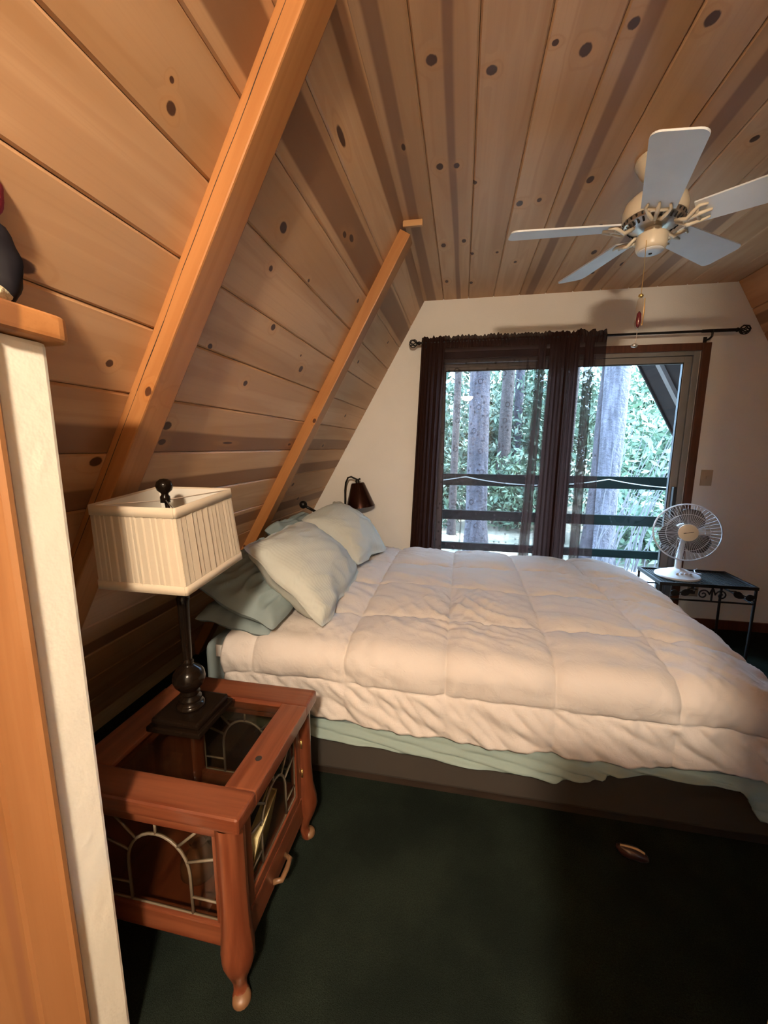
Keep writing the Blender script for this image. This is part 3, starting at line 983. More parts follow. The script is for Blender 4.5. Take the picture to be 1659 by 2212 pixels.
# legs: turned post, knee and pad foot (curving outwards)
def leg(cx, cy, dx, dy):
    prof = [(0.000, 0.034, TZ - .042), (0.0, 0.034, 0.45), (0.0, 0.034, 0.30), (0.003, 0.036, 0.22), (0.009, 0.041, 0.165), (0.012, 0.040, 0.135), (0.010, 0.031, 0.10), (0.003, 0.022, 0.065), (0.001, 0.0165, 0.040), (0.006, 0.017, 0.024), (0.013, 0.022, 0.014), (0.015, 0.023, 0.004), (0.015, 0.020, 0.0)]
    n = 18
    mb_ = MB()
    d = Vector((dx, dy, 0)).normalized()
    pts = [Vector((cx, cy, z)) + d * o for o, r, z in prof]
    rows = []
    for (o, r, z) in prof:
        c = Vector((cx, cy, z)) + d * o
        rows.append([c + Vector((r * math.cos(2 * PI * k / n), r * math.sin(2 * PI * k / n), 0)) for k in range(n + 1)])
    mb_.grid(rows)
    l_ = mb_.build('leg', M['stain_z'], et, smooth=True)
    c = Vector((cx, cy, 0)) + d * 0.018
    MB().lathe([(0.016, 0.024), (0.0225, 0.016), (0.0238, 0.006), (0.020, 0.0002)], c, 16).build('pad_foot', M['pale_pine'], l_, smooth=True)
    return l_

LXa, LXb, LYa, LYb = TX0 + 0.06, -0.510, TY0 + 0.035, TY1 - 0.045
for (lx, ly, ddx, ddy) in ((LXb, LYa, 0.6, -0.7), (LXb, LYb, 0.6, 0.4), (LXa, LYa, -0.6, -0.7), (LXa, LYb, -0.6, 0.4)):
    leg(lx, ly, ddx, ddy)
# bottom shelf and rails
MB().box(LXa, LXb - .005, LYa + .005, LYb, 0.150, 0.170).build('shelf', M['stain_y'], et, bevel=0.003)
MB().box(LXa, LXb, LYa - .012, LYa + .012, 0.150, 0.215).build('bottom_rail', M['stain_x'], et, bevel=0.005)
MB().box(LXa, LXb, LYb - .012, LYb + .012, 0.150, 0.215).build('bottom_rail', M['stain_x'], et, bevel=0.005)
MB().box(LXa - .010, LXa + .010, LYa + .02, LYb - .02, 0.150, TZ - .044).build('back_panel', M['stain_z'], et, bevel=0.003)
MB().box(LXa, LXb, LYa - .010, LYa + .012, 0.468, TZ - .043).build('apron', M['stain_x'], et, bevel=0.003)
MB().box(LXa, LXb, LYb - .012, LYb + .010, 0.468, TZ - .043).build('apron', M['stain_x'], et, bevel=0.003)
MB().box(LXb - .012, LXb + .010, LYa + .01, LYb - .01, 0.478, TZ - .043).build('apron', M['stain_y'], et, bevel=0.003)
bf = MB().box(LXb - .012, LXb + .012, LYa + .01, LYb - .01, 0.100, 0.195).build('bottom_rail', M['stain_y'], et, bevel=0.005)
MB().tube([(LXb + .012, 0.905, .128), (LXb + .034, 0.915, .128), (LXb + .036, 0.945, .130), (LXb + .034, 0.975, .130), (LXb + .012, 0.985, .130)], 0.008, 8).build('wood_pull', M['pale_pine'], bf, smooth=True)


def arch_window(par, origin, U, w, z0, z1, nname, glassm=M['smoked']):
    """leaded pane between z0 and z1; origin at bottom centre, U horizontal unit vector"""
    U = Vector(U); O_ = Vector(origin)
    h = z1 - z0
    N = U.cross(Vector((0, 0, 1)))
    def P(a, z): return O_ + U * a + Vector((0, 0, z - z0))
    r = w * 0.27
    zc = z0 + h * 0.45
    mb_ = MB()
    arch = [P(-r, z0), P(-r, zc)] + [P(-r * math.cos(a), zc + r * 1.15 * math.sin(a)) for a in [PI * k / 14 for k in range(1, 14)]] + [P(r, zc), P(r, z0)]
    mb_.tube(arch, 0.0042, 6)
    for a in (0.12, 0.27, 0.5, 0.73, 0.88):
        an = PI * a
        ca, sa = math.cos(an), math.sin(an)
        # out to the border
        k = min((w / 2) / max(abs(ca), 1e-3), (z1 - zc) / max(sa, 1e-3))
        mb_.tube([P(r * ca, zc + 1.15 * r * sa), P(k * ca, zc + k * sa)], 0.0038, 6)
    mb_.tube([P(-r, z0 + h * .2), P(-w / 2, z0 + h * .2)], 0.0036, 6)
    mb_.tube([P(r, z0 + h * .2), P(w / 2, z0 + h * .2)], 0.0036, 6)
    mb_.tube([P(-w / 2, z0), P(w / 2, z0), P(w / 2, z1), P(-w / 2, z1)], 0.0036, 6, closed=True)
    g = mb_.build(nname, M['came'], par, smooth=True)

    def border(an):
        ca, sa = math.cos(an), math.sin(an)
        k = min((w / 2) / max(abs(ca), 1e-3), (z1 - zc) / max(sa, 1e-3))
        return (k * ca, zc + k * sa)

    def onarch(an):
        return (r * math.cos(an), zc + 1.15 * r * math.sin(an))
    polys = [[(-r, z0), (r, z0), (r, zc)] + [onarch(PI * k / 14) for k in range(1, 14)] + [(-r, zc)]]
    zs = z0 + h * .2
    A_ = [PI * a for a in (0.12, 0.27, 0.5, 0.73, 0.88)]
    for sg in (1, -1):
        polys.append([(sg * r, z0), (sg * w / 2, z0), (sg * w / 2, zs), (sg * r, zs)])
        b0 = border(A_[0]); o0 = onarch(A_[0])
        polys.append([(sg * r, zs), (sg * w / 2, zs), (sg * b0[0], b0[1]), (sg * o0[0], o0[1]), (sg * r, zc)])
    for a, b in zip(A_[:-1], A_[1:]):
        p = [border(a)]
        if a < PI / 2 and abs(border(a)[0] - w / 2) < 1e-6 and border(b)[1] > z1 - 1e-6: p.append((w / 2, z1))
        if b > PI / 2 and abs(border(b)[0] + w / 2) < 1e-6 and border(a)[1] > z1 - 1e-6: p.append((-w / 2, z1))
        p.append(border(b))
        p += [onarch(b + (a - b) * q / 4) for q in range(5)]
        polys.append(p)
    for pl_ in polys:
        n = len(pl_)
        vs_ = [P(x, z) - N * .0014 for x, z in pl_] + [P(x, z) + N * .0014 for x, z in pl_]
        MB().add(vs_, [tuple(range(n)), tuple(reversed(range(n, 2 * n)))] + [(i, i + n, (i + 1) % n + n, (i + 1) % n) for i in range(n)]).build('pane', glassm, g)
    return g

pw = (LXb - LXa) - 0.085
arch_window(et, ((LXa + LXb) / 2, LYa, 0.216), (1, 0, 0), pw, 0.216, 0.467, 'leaded_panel')
arch_window(et, ((LXa + LXb) / 2, LYb, 0.216), (-1, 0, 0), pw, 0.216, 0.467, 'leaded_panel')
for sx in (LXa + .035, LXb - .045):
    MB().box(sx, sx + .012, LYa - .008, LYa + .008, 0.216, 0.468).build('side_stile', M['stain_z'], et)
dr = empty('cabinet_door', (LXb, (LYa + LYb) / 2, 0.20)); dr.parent = et; dr.location = WLOC[dr.name] - WLOC[et.name]
dy0, dy1 = LYa + .040, LYb - .036
fx0, fx1 = LXb - .008, LXb + .012
MB().box(fx0, fx1, dy0, dy0 + .032, 0.200, 0.474).build('door_stile', M['stain_z'], dr, bevel=0.003)
MB().box(fx0, fx1, dy1 - .032, dy1, 0.200, 0.474).build('door_stile', M['stain_z'], dr, bevel=0.003)
MB().box(fx0, fx1, dy0 + .032, dy1 - .032, 0.200, 0.232).build('door_rail', M['stain_y'], dr, bevel=0.003)
MB().box(fx0, fx1, dy0 + .032, dy1 - .032, 0.452, 0.474).build('door_rail', M['stain_y'], dr, bevel=0.003)
for q in (0.29, 0.40):
    MB().tube([(fx1 + .003, dy1 + .004, q - .014), (fx1 + .003, dy1 + .004, q + .014)], 0.0035, 8).build('hinge', M['gold'], dr, smooth=True)
# glass of the door as a sub-part of the table itself keeps the tree shallow
arch_window(et, (LXb + .002, (dy0 + dy1) / 2, 0.232), (0, 1, 0), dy1 - dy0 - .064, 0.232, 0.452, 'leaded_panel', M['smoked'])

# books inside the table
def book(name, c, size, rz, rx, m_cover, label, paper=None):
    mtx = Matrix.Translation(Vector(c)) @ Matrix.Rotation(rz, 4, 'Z') @ Matrix.Rotation(rx, 4, 'Y')
    sx, sy, sz = size
    r = empty(name, c)
    tag(r, label, 'book', 'books in the end table')
    MB().box(-sx / 2, -sx / 2 + .003, -sy / 2, sy / 2, 0, sz, mtx).box(sx / 2 - .003, sx / 2, -sy / 2, sy / 2, 0, sz, mtx).box(-sx / 2, sx / 2, sy / 2 - .003, sy / 2, 0, sz, mtx).build('cover', m_cover, r)
    MB().box(-sx / 2 + .003, sx / 2 - .003, -sy / 2 + .004, sy / 2 - .003, .003, sz - .004, mtx).build('pages', paper or M['book_cream'], r)

book('paper_book', (-0.560, 0.905, 0.172), (0.030, 0.16, 0.190), math.radians(8), math.radians(12), M['book_cream'], 'cream covered book leaning behind the table door')
book('paper_book', (-0.605, 0.945, 0.172), (0.028, 0.17, 0.215), math.radians(4), math.radians(8), M['book_blue'], 'dark navy book behind the cream one in the table')
vb = MB().lathe([(0.0, 0.0), (0.040, 0.0), (0.052, 0.02), (0.050, 0.05), (0.030, 0.075), (0.022, 0.10), (0.028, 0.11), (0.024, 0.11), (0.018, 0.10), (0.0, 0.10)], (-0.70, 0.86, 0.1705), 20).build('small_jar', mat('brown_glazed', (0.10, 0.045, 0.022), 0.25), smooth='auto')
tag(vb, 'small brown glazed jar inside the end table', 'jar')

# ------------------------------------------------------------------ table lamp
BC = Vector((-0.795, 0.995, TZ))
tl = empty('table_lamp', BC)
tag(tl, 'bronze black table lamp with square pleated cream shade', 'table lamp')
be = empty('lamp_base', BC); be.parent = tl; be.location = (0, 0, 0)
MB().box(BC.x - .088, BC.x + .088, BC.y - .088, BC.y + .088, TZ + .001, TZ + .018).build('plinth', M['lamp_black'], be, bevel=0.004)
MB().box(BC.x - .078, BC.x + .078, BC.y - .078, BC.y + .078, TZ + .018, TZ + .040).build('plinth', M['lamp_black'], be, bevel=0.008)
z0 = TZ + .040
prof = [(0.040, 0), (0.042, .006), (0.036, .012), (0.026, .018), (0.032, .024), (0.032, .030), (0.022, .036), (0.024, .042), (0.029, .046), (0.020, .052), (0.030, .060), (0.042, .075), (0.047, .092), (0.044, .110), (0.034, .125), (0.018, .135), (0.014, .142), (0.018, .147), (0.012, .152),
        (0.0125, .160), (0.0165, .33), (0.0190, .350), (0.014, .358), (0.021, .366), (0.021, .372), (0.014, .378), (0.018, .388), (0.030, .405), (0.034, .420), (0.020, .430), (0.010, .44)]
MB().lathe(prof, (BC.x, BC.y, z0), 28).build('stem', M['lamp_black'], tl, smooth=True)
# shade, tipped towards the viewer
SC = Vector((-0.807, 0.983, 1.137))
ST = Matrix.Rotation(0.094, 3, 'X')
sb, st_, SH = 0.131, 0.122, 0.228


def shp(x, y, z):
    return SC + ST @ Vector((x, y, z))

MB().tube([(BC.x, BC.y, z0 + .43), (BC.x - .005, BC.y - .006, z0 + .52), shp(0, 0, SH / 2 + .015)], 0.006, 8).build('harp_rod', M['lamp_black'], tl, smooth=True)
sh = empty('lamp_shade', SC); sh.parent = tl; sh.location = SC - BC
rng = random.Random(4)
for side in range(4):
    rot = Matrix.Rotation(side * PI / 2, 3, 'Z')
    nu = 150
    rows = [[], [], [], []]
    # pleats: random widths, each a slanted step
    pl = []
    xx = -1.0
    while xx < 1.0:
        wd = rng.uniform(0.09, 0.20)
        pl.append((xx, xx + wd, rng.uniform(0.0015, 0.0042)))
        xx += wd
    for i in range(nu + 1):
        a = -1 + 2 * i / nu
        d = 0.0
        for (p0, p1, am) in pl:
            if p0 <= a < p1:
                q = (a - p0) / (p1 - p0)
                d = am * (q if q < 0.85 else (1 - q) / 0.15)
        e = min(1.0, (1 - abs(a)) * 12)
        for j, tz in enumerate((-SH / 2 + .02, -SH / 6, SH / 6, SH / 2 - .022)):
            f = (tz + SH / 2) / SH
            hw = sb * (1 - f) + st_ * f
            rows[j].append(SC + ST @ (rot @ Vector((a * hw, -hw - d * e - .0005, tz))))
    MB().grid(rows).build('pleated_panel', M['shade'], sh, smooth=False, solid=0.0012)
    rows = [[SC + ST @ (rot @ Vector((sx * (hw - .003), -hw + .003, tz))) for sx in (-1, 1)] for tz, hw in ((-SH / 2 + .004, sb), (SH / 2 - .004, st_))]
    MB().grid(rows).build('lining', M['shade_in'], sh, solid=0.001)


def band(za, zb_, m, nm):
    rows = []
    for tz in (za, zb_):
        f = (tz + SH / 2) / SH
        hw = sb * (1 - f) + st_ * f + 0.0035
        pts = []
        r = 0.006
        for k, (cx, cy) in enumerate(((1, -1), (1, 1), (-1, 1), (-1, -1))):
            for q in range(4):
                an = math.radians(-90 + 90 * k + 30 * q)
                pts.append(shp(cx * (hw - r) + r * math.cos(an), cy * (hw - r) + r * math.sin(an), tz))
        pts.append(pts[0])
        rows.append(pts)
    MB().grid(rows).build(nm, m, sh, smooth='auto', solid=0.002)

band(-SH / 2, -SH / 2 + .024, M['shade'], 'trim_band')
band(SH / 2 - .026, SH / 2, M['shade'], 'trim_band')
mb = MB()
for a in (0, PI / 2):
    c_, s_ = math.cos(a + PI / 4), math.sin(a + PI / 4)
    mb.tube([shp(-st_ * 1.38 * c_, -st_ * 1.38 * s_, SH / 2 - .004), shp(0, 0, SH / 2 - .012), shp(st_ * 1.38 * c_, st_ * 1.38 * s_, SH / 2 - .004)], 0.0018, 6)
mb.build('spider_wire', M['silver'], sh)
fc = shp(0, 0, SH / 2)
MB().lathe([(0.013, -0.012), (0.013, 0.004), (0.009, 0.010), (0.010, 0.014), (0.019, 0.022), (0.0225, 0.034), (0.019, 0.046), (0.010, 0.053), (0.001, 0.0545)], fc + Vector((0.0, 0.0, -0.006)), 20).build('finial', M['lamp_black'], tl, smooth=True)

# ------------------------------------------------------------------ ceiling fan
FC = Vector((0.727, 1.958, 0.0))
cf = empty('ceiling_fan', (FC.x, FC.y, ZC))
tag(cf, 'white five-blade ceiling fan with cream motor and pull chain', 'ceiling fan')
MB().lathe([(0.02, 2.519), (0.083, 2.519), (0.086, 2.505), (0.080, 2.497), (0.075, 2.487), (0.062, 2.462), (0.050, 2.448), (0.046, 2.436), (0.040, 2.432), (0.030, 2.437)], FC, 32).build('canopy', M['fan_cream'], cf, smooth='auto')
MB().lathe([(0.034, 2.430), (0.044, 2.430), (0.044, 2.436), (0.034, 2.436)], FC, 24, cap=False).build('canopy_ring', M['fan_white'], cf, smooth='auto')
MB().lathe([(0.001, 2.442), (0.031, 2.440), (0.026, 2.424), (0.012, 2.415)], FC, 20).build('hanger_ball', M['black_metal'], cf, smooth=True)
MB().lathe([(0.0125, 2.43), (0.0125, 2.385)], FC, 16).build('down_rod', M['fan_cream'], cf, smooth='auto')
MB().lathe([(0.015, 2.398), (0.050, 2.396), (0.085, 2.382), (0.106, 2.362), (0.114, 2.335), (0.114, 2.305), (0.110, 2.298)], FC, 36).build('motor_housing', M['fan_cream'], cf, smooth='auto')
mv = MB().lathe([(0.108, 2.298), (0.104, 2.282), (0.080, 2.268), (0.04, 2.264)], FC, 36).build('motor_plate', M['silver'], cf, smooth='auto')
mb = MB()
for k in range(30):
    a = 2 * PI * k / 30
    u = Vector((math.cos(a), math.sin(a), 0)); w = Vector((-math.sin(a), math.cos(a), 0))
    c0 = FC + u * 0.1075 + Vector((0, 0, 2.2965)); c1 = FC + u * 0.086 + Vector((0, 0, 2.2685))
    mb.add([c0 - w * .0035, c0 + w * .0035, c1 + w * .003, c1 - w * .003] + [p + Vector((0, 0, -.003)) + u * .003 for p in (c0 - w * .0035, c0 + w * .0035, c1 + w * .003, c1 - w * .003)], [(0, 1, 2, 3), (7, 6, 5, 4), (0, 4, 5, 1), (1, 5, 6, 2), (2, 6, 7, 3), (3, 7, 4, 0)])
mb.build('vent_slots', M['rubber'], mv)
MB().lathe([(0.03, 2.266), (0.034, 2.25), (0.052, 2.243), (0.056, 2.236), (0.056, 2.196), (0.052, 2.186), (0.046, 2.182)], FC, 28).build('switch_housing', M['fan_cream'], cf, smooth='auto')
cp = MB().lathe([(0.047, 2.184), (0.046, 2.178), (0.03, 2.174), (0.004, 2.173)], FC, 28).build('bottom_cap', M['fan_white'], cf, smooth=True)
MB().lathe([(0.007, 2.1732), (0.006, 2.170), (0.002, 2.169)], FC, 12).build('cap_screw', M['black_metal'], cp, smooth=True)

PITCH = math.radians(-13)


def fan_blade(ang):
    u = Vector((math.cos(ang), math.sin(ang), 0)); w = Vector((-math.sin(ang), math.cos(ang), 0))
    w2 = w * math.cos(PITCH) + Vector((0, 0, 1)) * math.sin(PITCH)
    n2 = u.cross(w2)
    base = FC + Vector((0, 0, 2.272))
    out = []
    r0, r1 = 0.140, 0.560
    # outline in (r, across)
    hw0, hw1 = 0.058, 0.076
    rc = 0.030
    pts = [(r0, -hw0), (r1 - rc, -hw1)]
    pts += [(r1 - rc + rc * math.sin(a), -hw1 + rc - rc * math.cos(a)) for a in [PI / 2 * k / 5 for k in range(1, 6)]]
    pts += [(r1 - rc + rc * math.cos(a), hw1 - rc + rc * math.sin(a)) for a in [PI / 2 * k / 5 for k in range(0, 6)]]
    pts += [(r0, hw0)]
    lo = [base + u * r + w2 * a for r, a in pts]
    hi = [p + n2 * 0.006 for p in lo]
    n = len(pts)
    mb_ = MB().add(lo + hi, [tuple(range(n)), tuple(reversed(range(n, 2 * n)))] + [(i, (i + 1) % n, (i + 1) % n + n, i + n) for i in range(n)])
    bo = mb_.build('blade', M['fan_blade'], cf)
    # bracket: curved arm with a forked plate
    mb_ = MB()
    for sgn in (-1, 1):
        pp = [base + u * .075 + w * (.010 * sgn) + Vector((0, 0, -.004)), base + u * .115 + w2 * (.018 * sgn) + Vector((0, 0, -.022)), base + u * .135 + w2 * (.032 * sgn) + Vector((0, 0, -.012)), base + u * .155 + w2 * (.042 * sgn) - n2 * .005, base + u * .180 + w2 * (.036 * sgn) - n2 * .004]
        mb_.tube(pp, [.007, .0075, .007, .006, .004], 8)
    mb_.tube([base + u * .148 - n2 * .005 - w2 * .040, base + u * .142 - n2 * .006, base + u * .148 - n2 * .005 + w2 * .040], .006, 8)
    mb_.tube([base + u * .10 - n2 * .018, base + u * .145 - n2 * .006, base + u * .190 - n2 * .004], [.007, .009, .004], 8)
    mb_.build('blade_bracket', M['fan_cream'], bo, smooth=True)

for k in range(5):
    fan_blade(math.radians(182 - 72 * k))
# pull chain with glass fob
CX, CY = FC.x - 0.035, FC.y - 0.045
ch = MB().tube([(CX, CY, 2.205), (CX, CY - .004, 2.10), (CX, CY - .002, 2.005)], 0.0011, 6).build('pull_chain', M['gold'], cf)
MB().tube([(CX, CY, 1.868), (CX - .002, CY, 1.83), (CX - .004, CY, 1.815)], 0.0011, 6).build('lower_chain', M['silver'], ch)
MB().lathe([(0.002, 2.008), (0.008, 2.004), (0.010, 1.998), (0.006, 1.992)], (CX, CY, 0), 14).build('fob_cap', M['gold'], ch, smooth=True)
MB().lathe([(0.004, 1.992), (0.010, 1.985), (0.014, 1.95), (0.015, 1.90), (0.011, 1.880), (0.004, 1.870)], (CX, CY, 0), 14).build('fob_glass', M['crystal'], ch, smooth=True)
MB().lathe([(0.002, 1.940), (0.008, 1.93), (0.010, 1.90), (0.007, 1.884), (0.002, 1.876)], (CX, CY, 0), 12).build('fob_core', M['wine'], ch, smooth=True)
MB().tube([(CX + .016, CY, 1.990), (CX + .018, CY, 1.94), (CX + .015, CY, 1.885)], 0.0018, 6).build('fob_wire', M['gold'], ch)
MB().sphere((CX - .006, CY, 1.807), 0.011, 10, (1.2, 1, .75)).build('chain_end', M['silver'], ch, smooth=True)

# ------------------------------------------------------------------ curtain rod and sheer curtains
RY, RZ = 3.292, 2.186
cr = empty('curtain_rod', (0.72, RY, RZ))
tag(cr, 'black metal curtain rod with cage finials above the door', 'curtain rod')
MB().tube([(-0.345, RY, RZ), (1.62, RY, RZ)], 0.0085, 12).build('rod', M['black_metal'], cr, smooth='auto')
MB().tube([(1.60, RY, RZ), (1.80, RY, RZ)], 0.0110, 12).build('rod_sleeve', M['black_metal'], cr, smooth='auto')
for sx, x0 in ((-1, -0.345), (1, 1.80)):
    MB().tube([(x0, RY, RZ), (x0 + sx * .012, RY, RZ), (x0 + sx * .020, RY, RZ), (x0 + sx * .030, RY, RZ)], [.009, .015, .012, .007], 12).build('finial_neck', M['black_metal'], cr, smooth=True)
    c = Vector((x0 + sx * 0.058, RY, RZ))
    mb = MB()
    for hand in (-1, 1):
        for k in range(5):
            pts = []
            for q in range(13):
                th = PI * q / 12
                ph = 2 * PI * k / 5 + hand * th * 0.75
                r = 0.030
                pts.append(c + Vector((-sx * r * math.cos(th), r * math.sin(th) * math.cos(ph), r * math.sin(th) * math.sin(ph))))
            mb.tube(pts, 0.0032, 6)
    mb.build('cage_finial', M['black_metal'], cr, smooth=True)
for x0 in (-0.305, 1.665):
    mb = MB().tube([(x0, RY, RZ - .012), (x0, RY, RZ - .035), (x0, RY + .03, RZ - .045), (x0, D - .004, RZ - .045)], .007, 8)
    mb.box(x0 - .011, x0 + .011, D - .006, D, RZ - .085, RZ - .02)
    mb.tube([(x0, RY - .012, RZ + .004), (x0, RY - .013, RZ - .008), (x0, RY, RZ - .014), (x0, RY + .013, RZ - .008), (x0, RY + .012, RZ + .004)], .004, 6)
    mb.build('bracket', M['black_metal'], cr, smooth='auto')


def sheer_mat():
    t = NT('sheer_brown')
    t.t.nodes.remove(t.b)
    at = t.n('ShaderNodeAttribute'); at.attribute_name = 'cloth_density'
    uv = t.n('ShaderNodeAttribute'); uv.attribute_name = 'cloth_uv'
    # scattered small motifs: dots and little rings
    v = t.n('ShaderNodeTexVoronoi', voronoi_dimensions='2D')
    t.l(t.mapping(uv.outputs['Vector'], (13, 13, 13)), v.inputs['Vector'])
    v.inputs['Scale'].default_value = 1.0
    v.inputs['Randomness'].default_value = 0.75
    dots = t.smooth(v.outputs['Distance'], 0.17, 0.11)
    v2 = t.n('ShaderNodeTexVoronoi', voronoi_dimensions='2D')
    t.l(t.mapping(uv.outputs['Vector'], (5.2, 5.2, 5.2), (.37, .21, 0)), v2.inputs['Vector'])
    v2.inputs['Scale'].default_value = 1.0
    v2.inputs['Randomness'].default_value = 0.5
    ring = t.math('MULTIPLY', t.smooth(v2.outputs['Distance'], 0.125, 0.105), t.smooth(v2.outputs['Distance'], 0.060, 0.078))
    # thin curling vines
    nn = t.noise(t.mapping(uv.outputs['Vector'], (9, 9, 9)), 1.0, 1, 0.4, 1.2)
    vine = t.smooth(t.math('ABSOLUTE', t.math('SUBTRACT', nn, 0.5)), 0.012, 0.004)
    pat = t.math('MAXIMUM', t.math('MAXIMUM', t.math('MULTIPLY', dots, 0.75), t.math('MULTIPLY', ring, 0.8)), t.math('MULTIPLY', vine, 0.35))
    al = t.math('MAXIMUM', at.outputs['Fac'], pat, clamp=True)
    df = t.n('ShaderNodeBsdfDiffuse'); df.inputs[0].default_value = (0.036, 0.016, 0.013, 1)
    tl_ = t.n('ShaderNodeBsdfTranslucent'); tl_.inputs[0].default_value = (0.060, 0.034, 0.029, 1)
    m0 = t.n('ShaderNodeMixShader'); m0.inputs[0].default_value = 0.35
    t.l(df.outputs[0], m0.inputs[1]); t.l(tl_.outputs[0], m0.inputs[2])
    tr = t.n('ShaderNodeBsdfTransparent'); tr.inputs[0].default_value = (0.97, 0.95, 0.93, 1)
    m1 = t.n('ShaderNodeMixShader')
    t.l(al, m1.inputs[0]); t.l(tr.outputs[0], m1.inputs[1]); t.l(m0.outputs[0], m1.inputs[2])
    t.l(m1.outputs[0], t.out.inputs[0])
    return t.m

M['sheer'] = sheer_mat()


def curtain(name, xt0, xt1, xb0, xb1, dens, label, seed):
    """dens: list of (u, density, fold amplitude)"""
    nu, nv = 420, 46
    ztop, zbot = RZ + 0.042, 0.02
    rows, dv, uvv = [], [], []

    def ip(u, col):
        for k in range(len(dens) - 1):
            if dens[k][0] <= u <= dens[k + 1][0] + 1e-9:
                q = (u - dens[k][0]) / max(1e-9, dens[k + 1][0] - dens[k][0])
                return dens[k][col] * (1 - q) + dens[k + 1][col] * q
        return dens[-1][col]
    wide = xt1 - xt0
    for j in range(nv + 1):
        t = j / nv
        # denser rows close to the heading
        t = t ** 1.35
        row = []
        for i in range(nu + 1):
            u = i / nu
            sl_ = 0.030 * t * math.exp(-((u - 0.79) / 0.14) ** 2) * (-1.6)
            x = (xt0 + (xt1 - xt0) * u) * (1 - t) + (xb0 + (xb1 - xb0) * u) * t + sl_ * wide
            amp = ip(u, 2) * (0.35 + 0.65 * min(1, t * 5))
            ph = u * wide * 190 + 3 * nz(u * 6, seed, t * 0.6)
            y = RY - 0.002 + amp * math.sin(ph) + 0.35 * amp * math.sin(ph * 2.3 + 1.0 + seed) + 0.010 * nz(u * 4, t * 1.5, seed) * t
            z = ztop * (1 - t) + zbot * t
            if t < 0.03:
                k = 1 - t / 0.03
                z += (0.022 * nz(u * wide * 24, seed * 3.1, 0) + 0.014 * nz(u * wide * 60, seed, 5)) * k
                y = RY + (y - RY) * (1 - k) + 0.011 * math.sin(u * wide * 260) * k
            # the casing over the rod
            if 0.008 < t < 0.035:
                y = y - 0.009
            d = ip(u, 1)
            fd = abs(math.cos(ph))
            fine = max(0.0, nz(u * wide * 34, seed * 2.0, t * 0.4))
            d = d + (1 - d) * (0.25 * fine + 0.0 * fd) + (0.55 if (0.5 + 0.5 * nz(u * wide * 23, seed, t * .5)) > 0.72 else 0.0) * (1 - d)
            if z > RZ - 0.055: d = max(d, 0.94)
            elif z > RZ - 0.135: d = max(d, 0.80)
            row.append((x, y, z)); dv.append(min(1, d)); uvv.append((u * wide * 1.15, z * 1.0, 0))
        rows.append(row)
    mb_ = MB().grid(rows)
    o = mb_.build(name, M['sheer'], smooth=True)
    a = o.data.attributes.new('cloth_density', 'FLOAT', 'POINT')
    a.data.foreach_set('value', dv)
    a = o.data.attributes.new('cloth_uv', 'FLOAT_VECTOR', 'POINT')
    a.data.foreach_set('vector', [c for p in uvv for c in p])
    tag(o, label, 'curtain', 'sheer brown curtains on the rod')
    return o

SH_ = 0.48
curtain('sheer_curtain', -0.336, 0.735, -0.425, 0.735,
        [(0, .97, .010), (.03, .99, .010), (.165, .993, .012), (.185, .60, .008), (.20, SH_, .004), (.235, SH_, .004), (.70, SH_, .004), (.80, SH_ + .06, .005), (.815, .93, .010), (.865, .94, .012), (.875, .40, .006), (.89, .997, .012), (1.0, .998, .012)],
        'wide sheer dark brown curtain bunched at the left of the door', 1.0)
curtain('sheer_curtain', 0.725, 0.995, 0.700, 1.040,
        [(0, .998, .012), (.33, .995, .012), (.37, .60, .006), (.45, .48, .005), (.48, .95, .010), (.70, .93, .012), (.73, SH_ + .05, .004), (.94, SH_ + .02, .004), (.97, .7, .005), (1.0, .6, .004)],
        'narrow sheer dark brown curtain hanging over the door middle', 2.7)

# ------------------------------------------------------------------ iron side table by the gable
AX0, AX1, AY0, AY1, AZ = 1.312, 1.880, 2.825, 3.175, 0.520
it = empty('iron_table', ((AX0 + AX1) / 2, (AY0 + AY1) / 2, 0))
tag(it, 'black wrought iron side table with slatted top and leaf scrolls', 'side table')
tf = empty('top_frame', ((AX0 + AX1) / 2, (AY0 + AY1) / 2, AZ - .02)); tf.parent = it; tf.location = WLOC[tf.name] - WLOC[it.name]
b_ = .016
MB().box(AX0, AX1, AY0, AY0 + b_, AZ - .022, AZ).build('frame_bar', M['iron'], tf, bevel=0.002)
MB().box(AX0, AX1, AY1 - b_, AY1, AZ - .022, AZ).build('frame_bar', M['iron'], tf, bevel=0.002)
MB().box(AX0, AX0 + b_, AY0 + b_, AY1 - b_, AZ - .022, AZ).build('frame_bar', M['iron'], tf, bevel=0.002)
MB().box(AX1 - b_, AX1, AY0 + b_, AY1 - b_, AZ - .022, AZ).build('frame_bar', M['iron'], tf, bevel=0.002)
ns = 30
slat0 = None
for k in range(ns):
    x = AX0 + b_ + (AX1 - AX0 - 2 * b_) * (k + .5) / ns
    if slat0 is None:
        slat0 = MB().box(x - .0048, x + .0048, AY0 + b_ - .004, AY1 - b_ + .004, AZ - .014, AZ - .008).build('slat', M['iron'], tf)
        bx = x
    else:
        c = slat0.copy(); COL.objects.link(c); c.parent = tf
        c.location = slat0.location + Vector((x - bx, 0, 0))
for (lx, ly, ox, oy) in ((AX0 + .01, AY0 + .01, -.02, -.02), (AX1 - .01, AY0 + .01, .0, -.0), (AX0 + .01, AY1 - .01, -.02, .02), (AX1 - .01, AY1 - .01, .02, .02)):
    MB().tube([(lx, ly, AZ - .02), (lx, ly, 0.30), (lx + ox * .3, ly + oy * .3, 0.12), (lx + ox, ly + oy, 0.001)], .0085, 8).build('leg', M['iron'], it, smooth='auto')
zl = AZ - .115
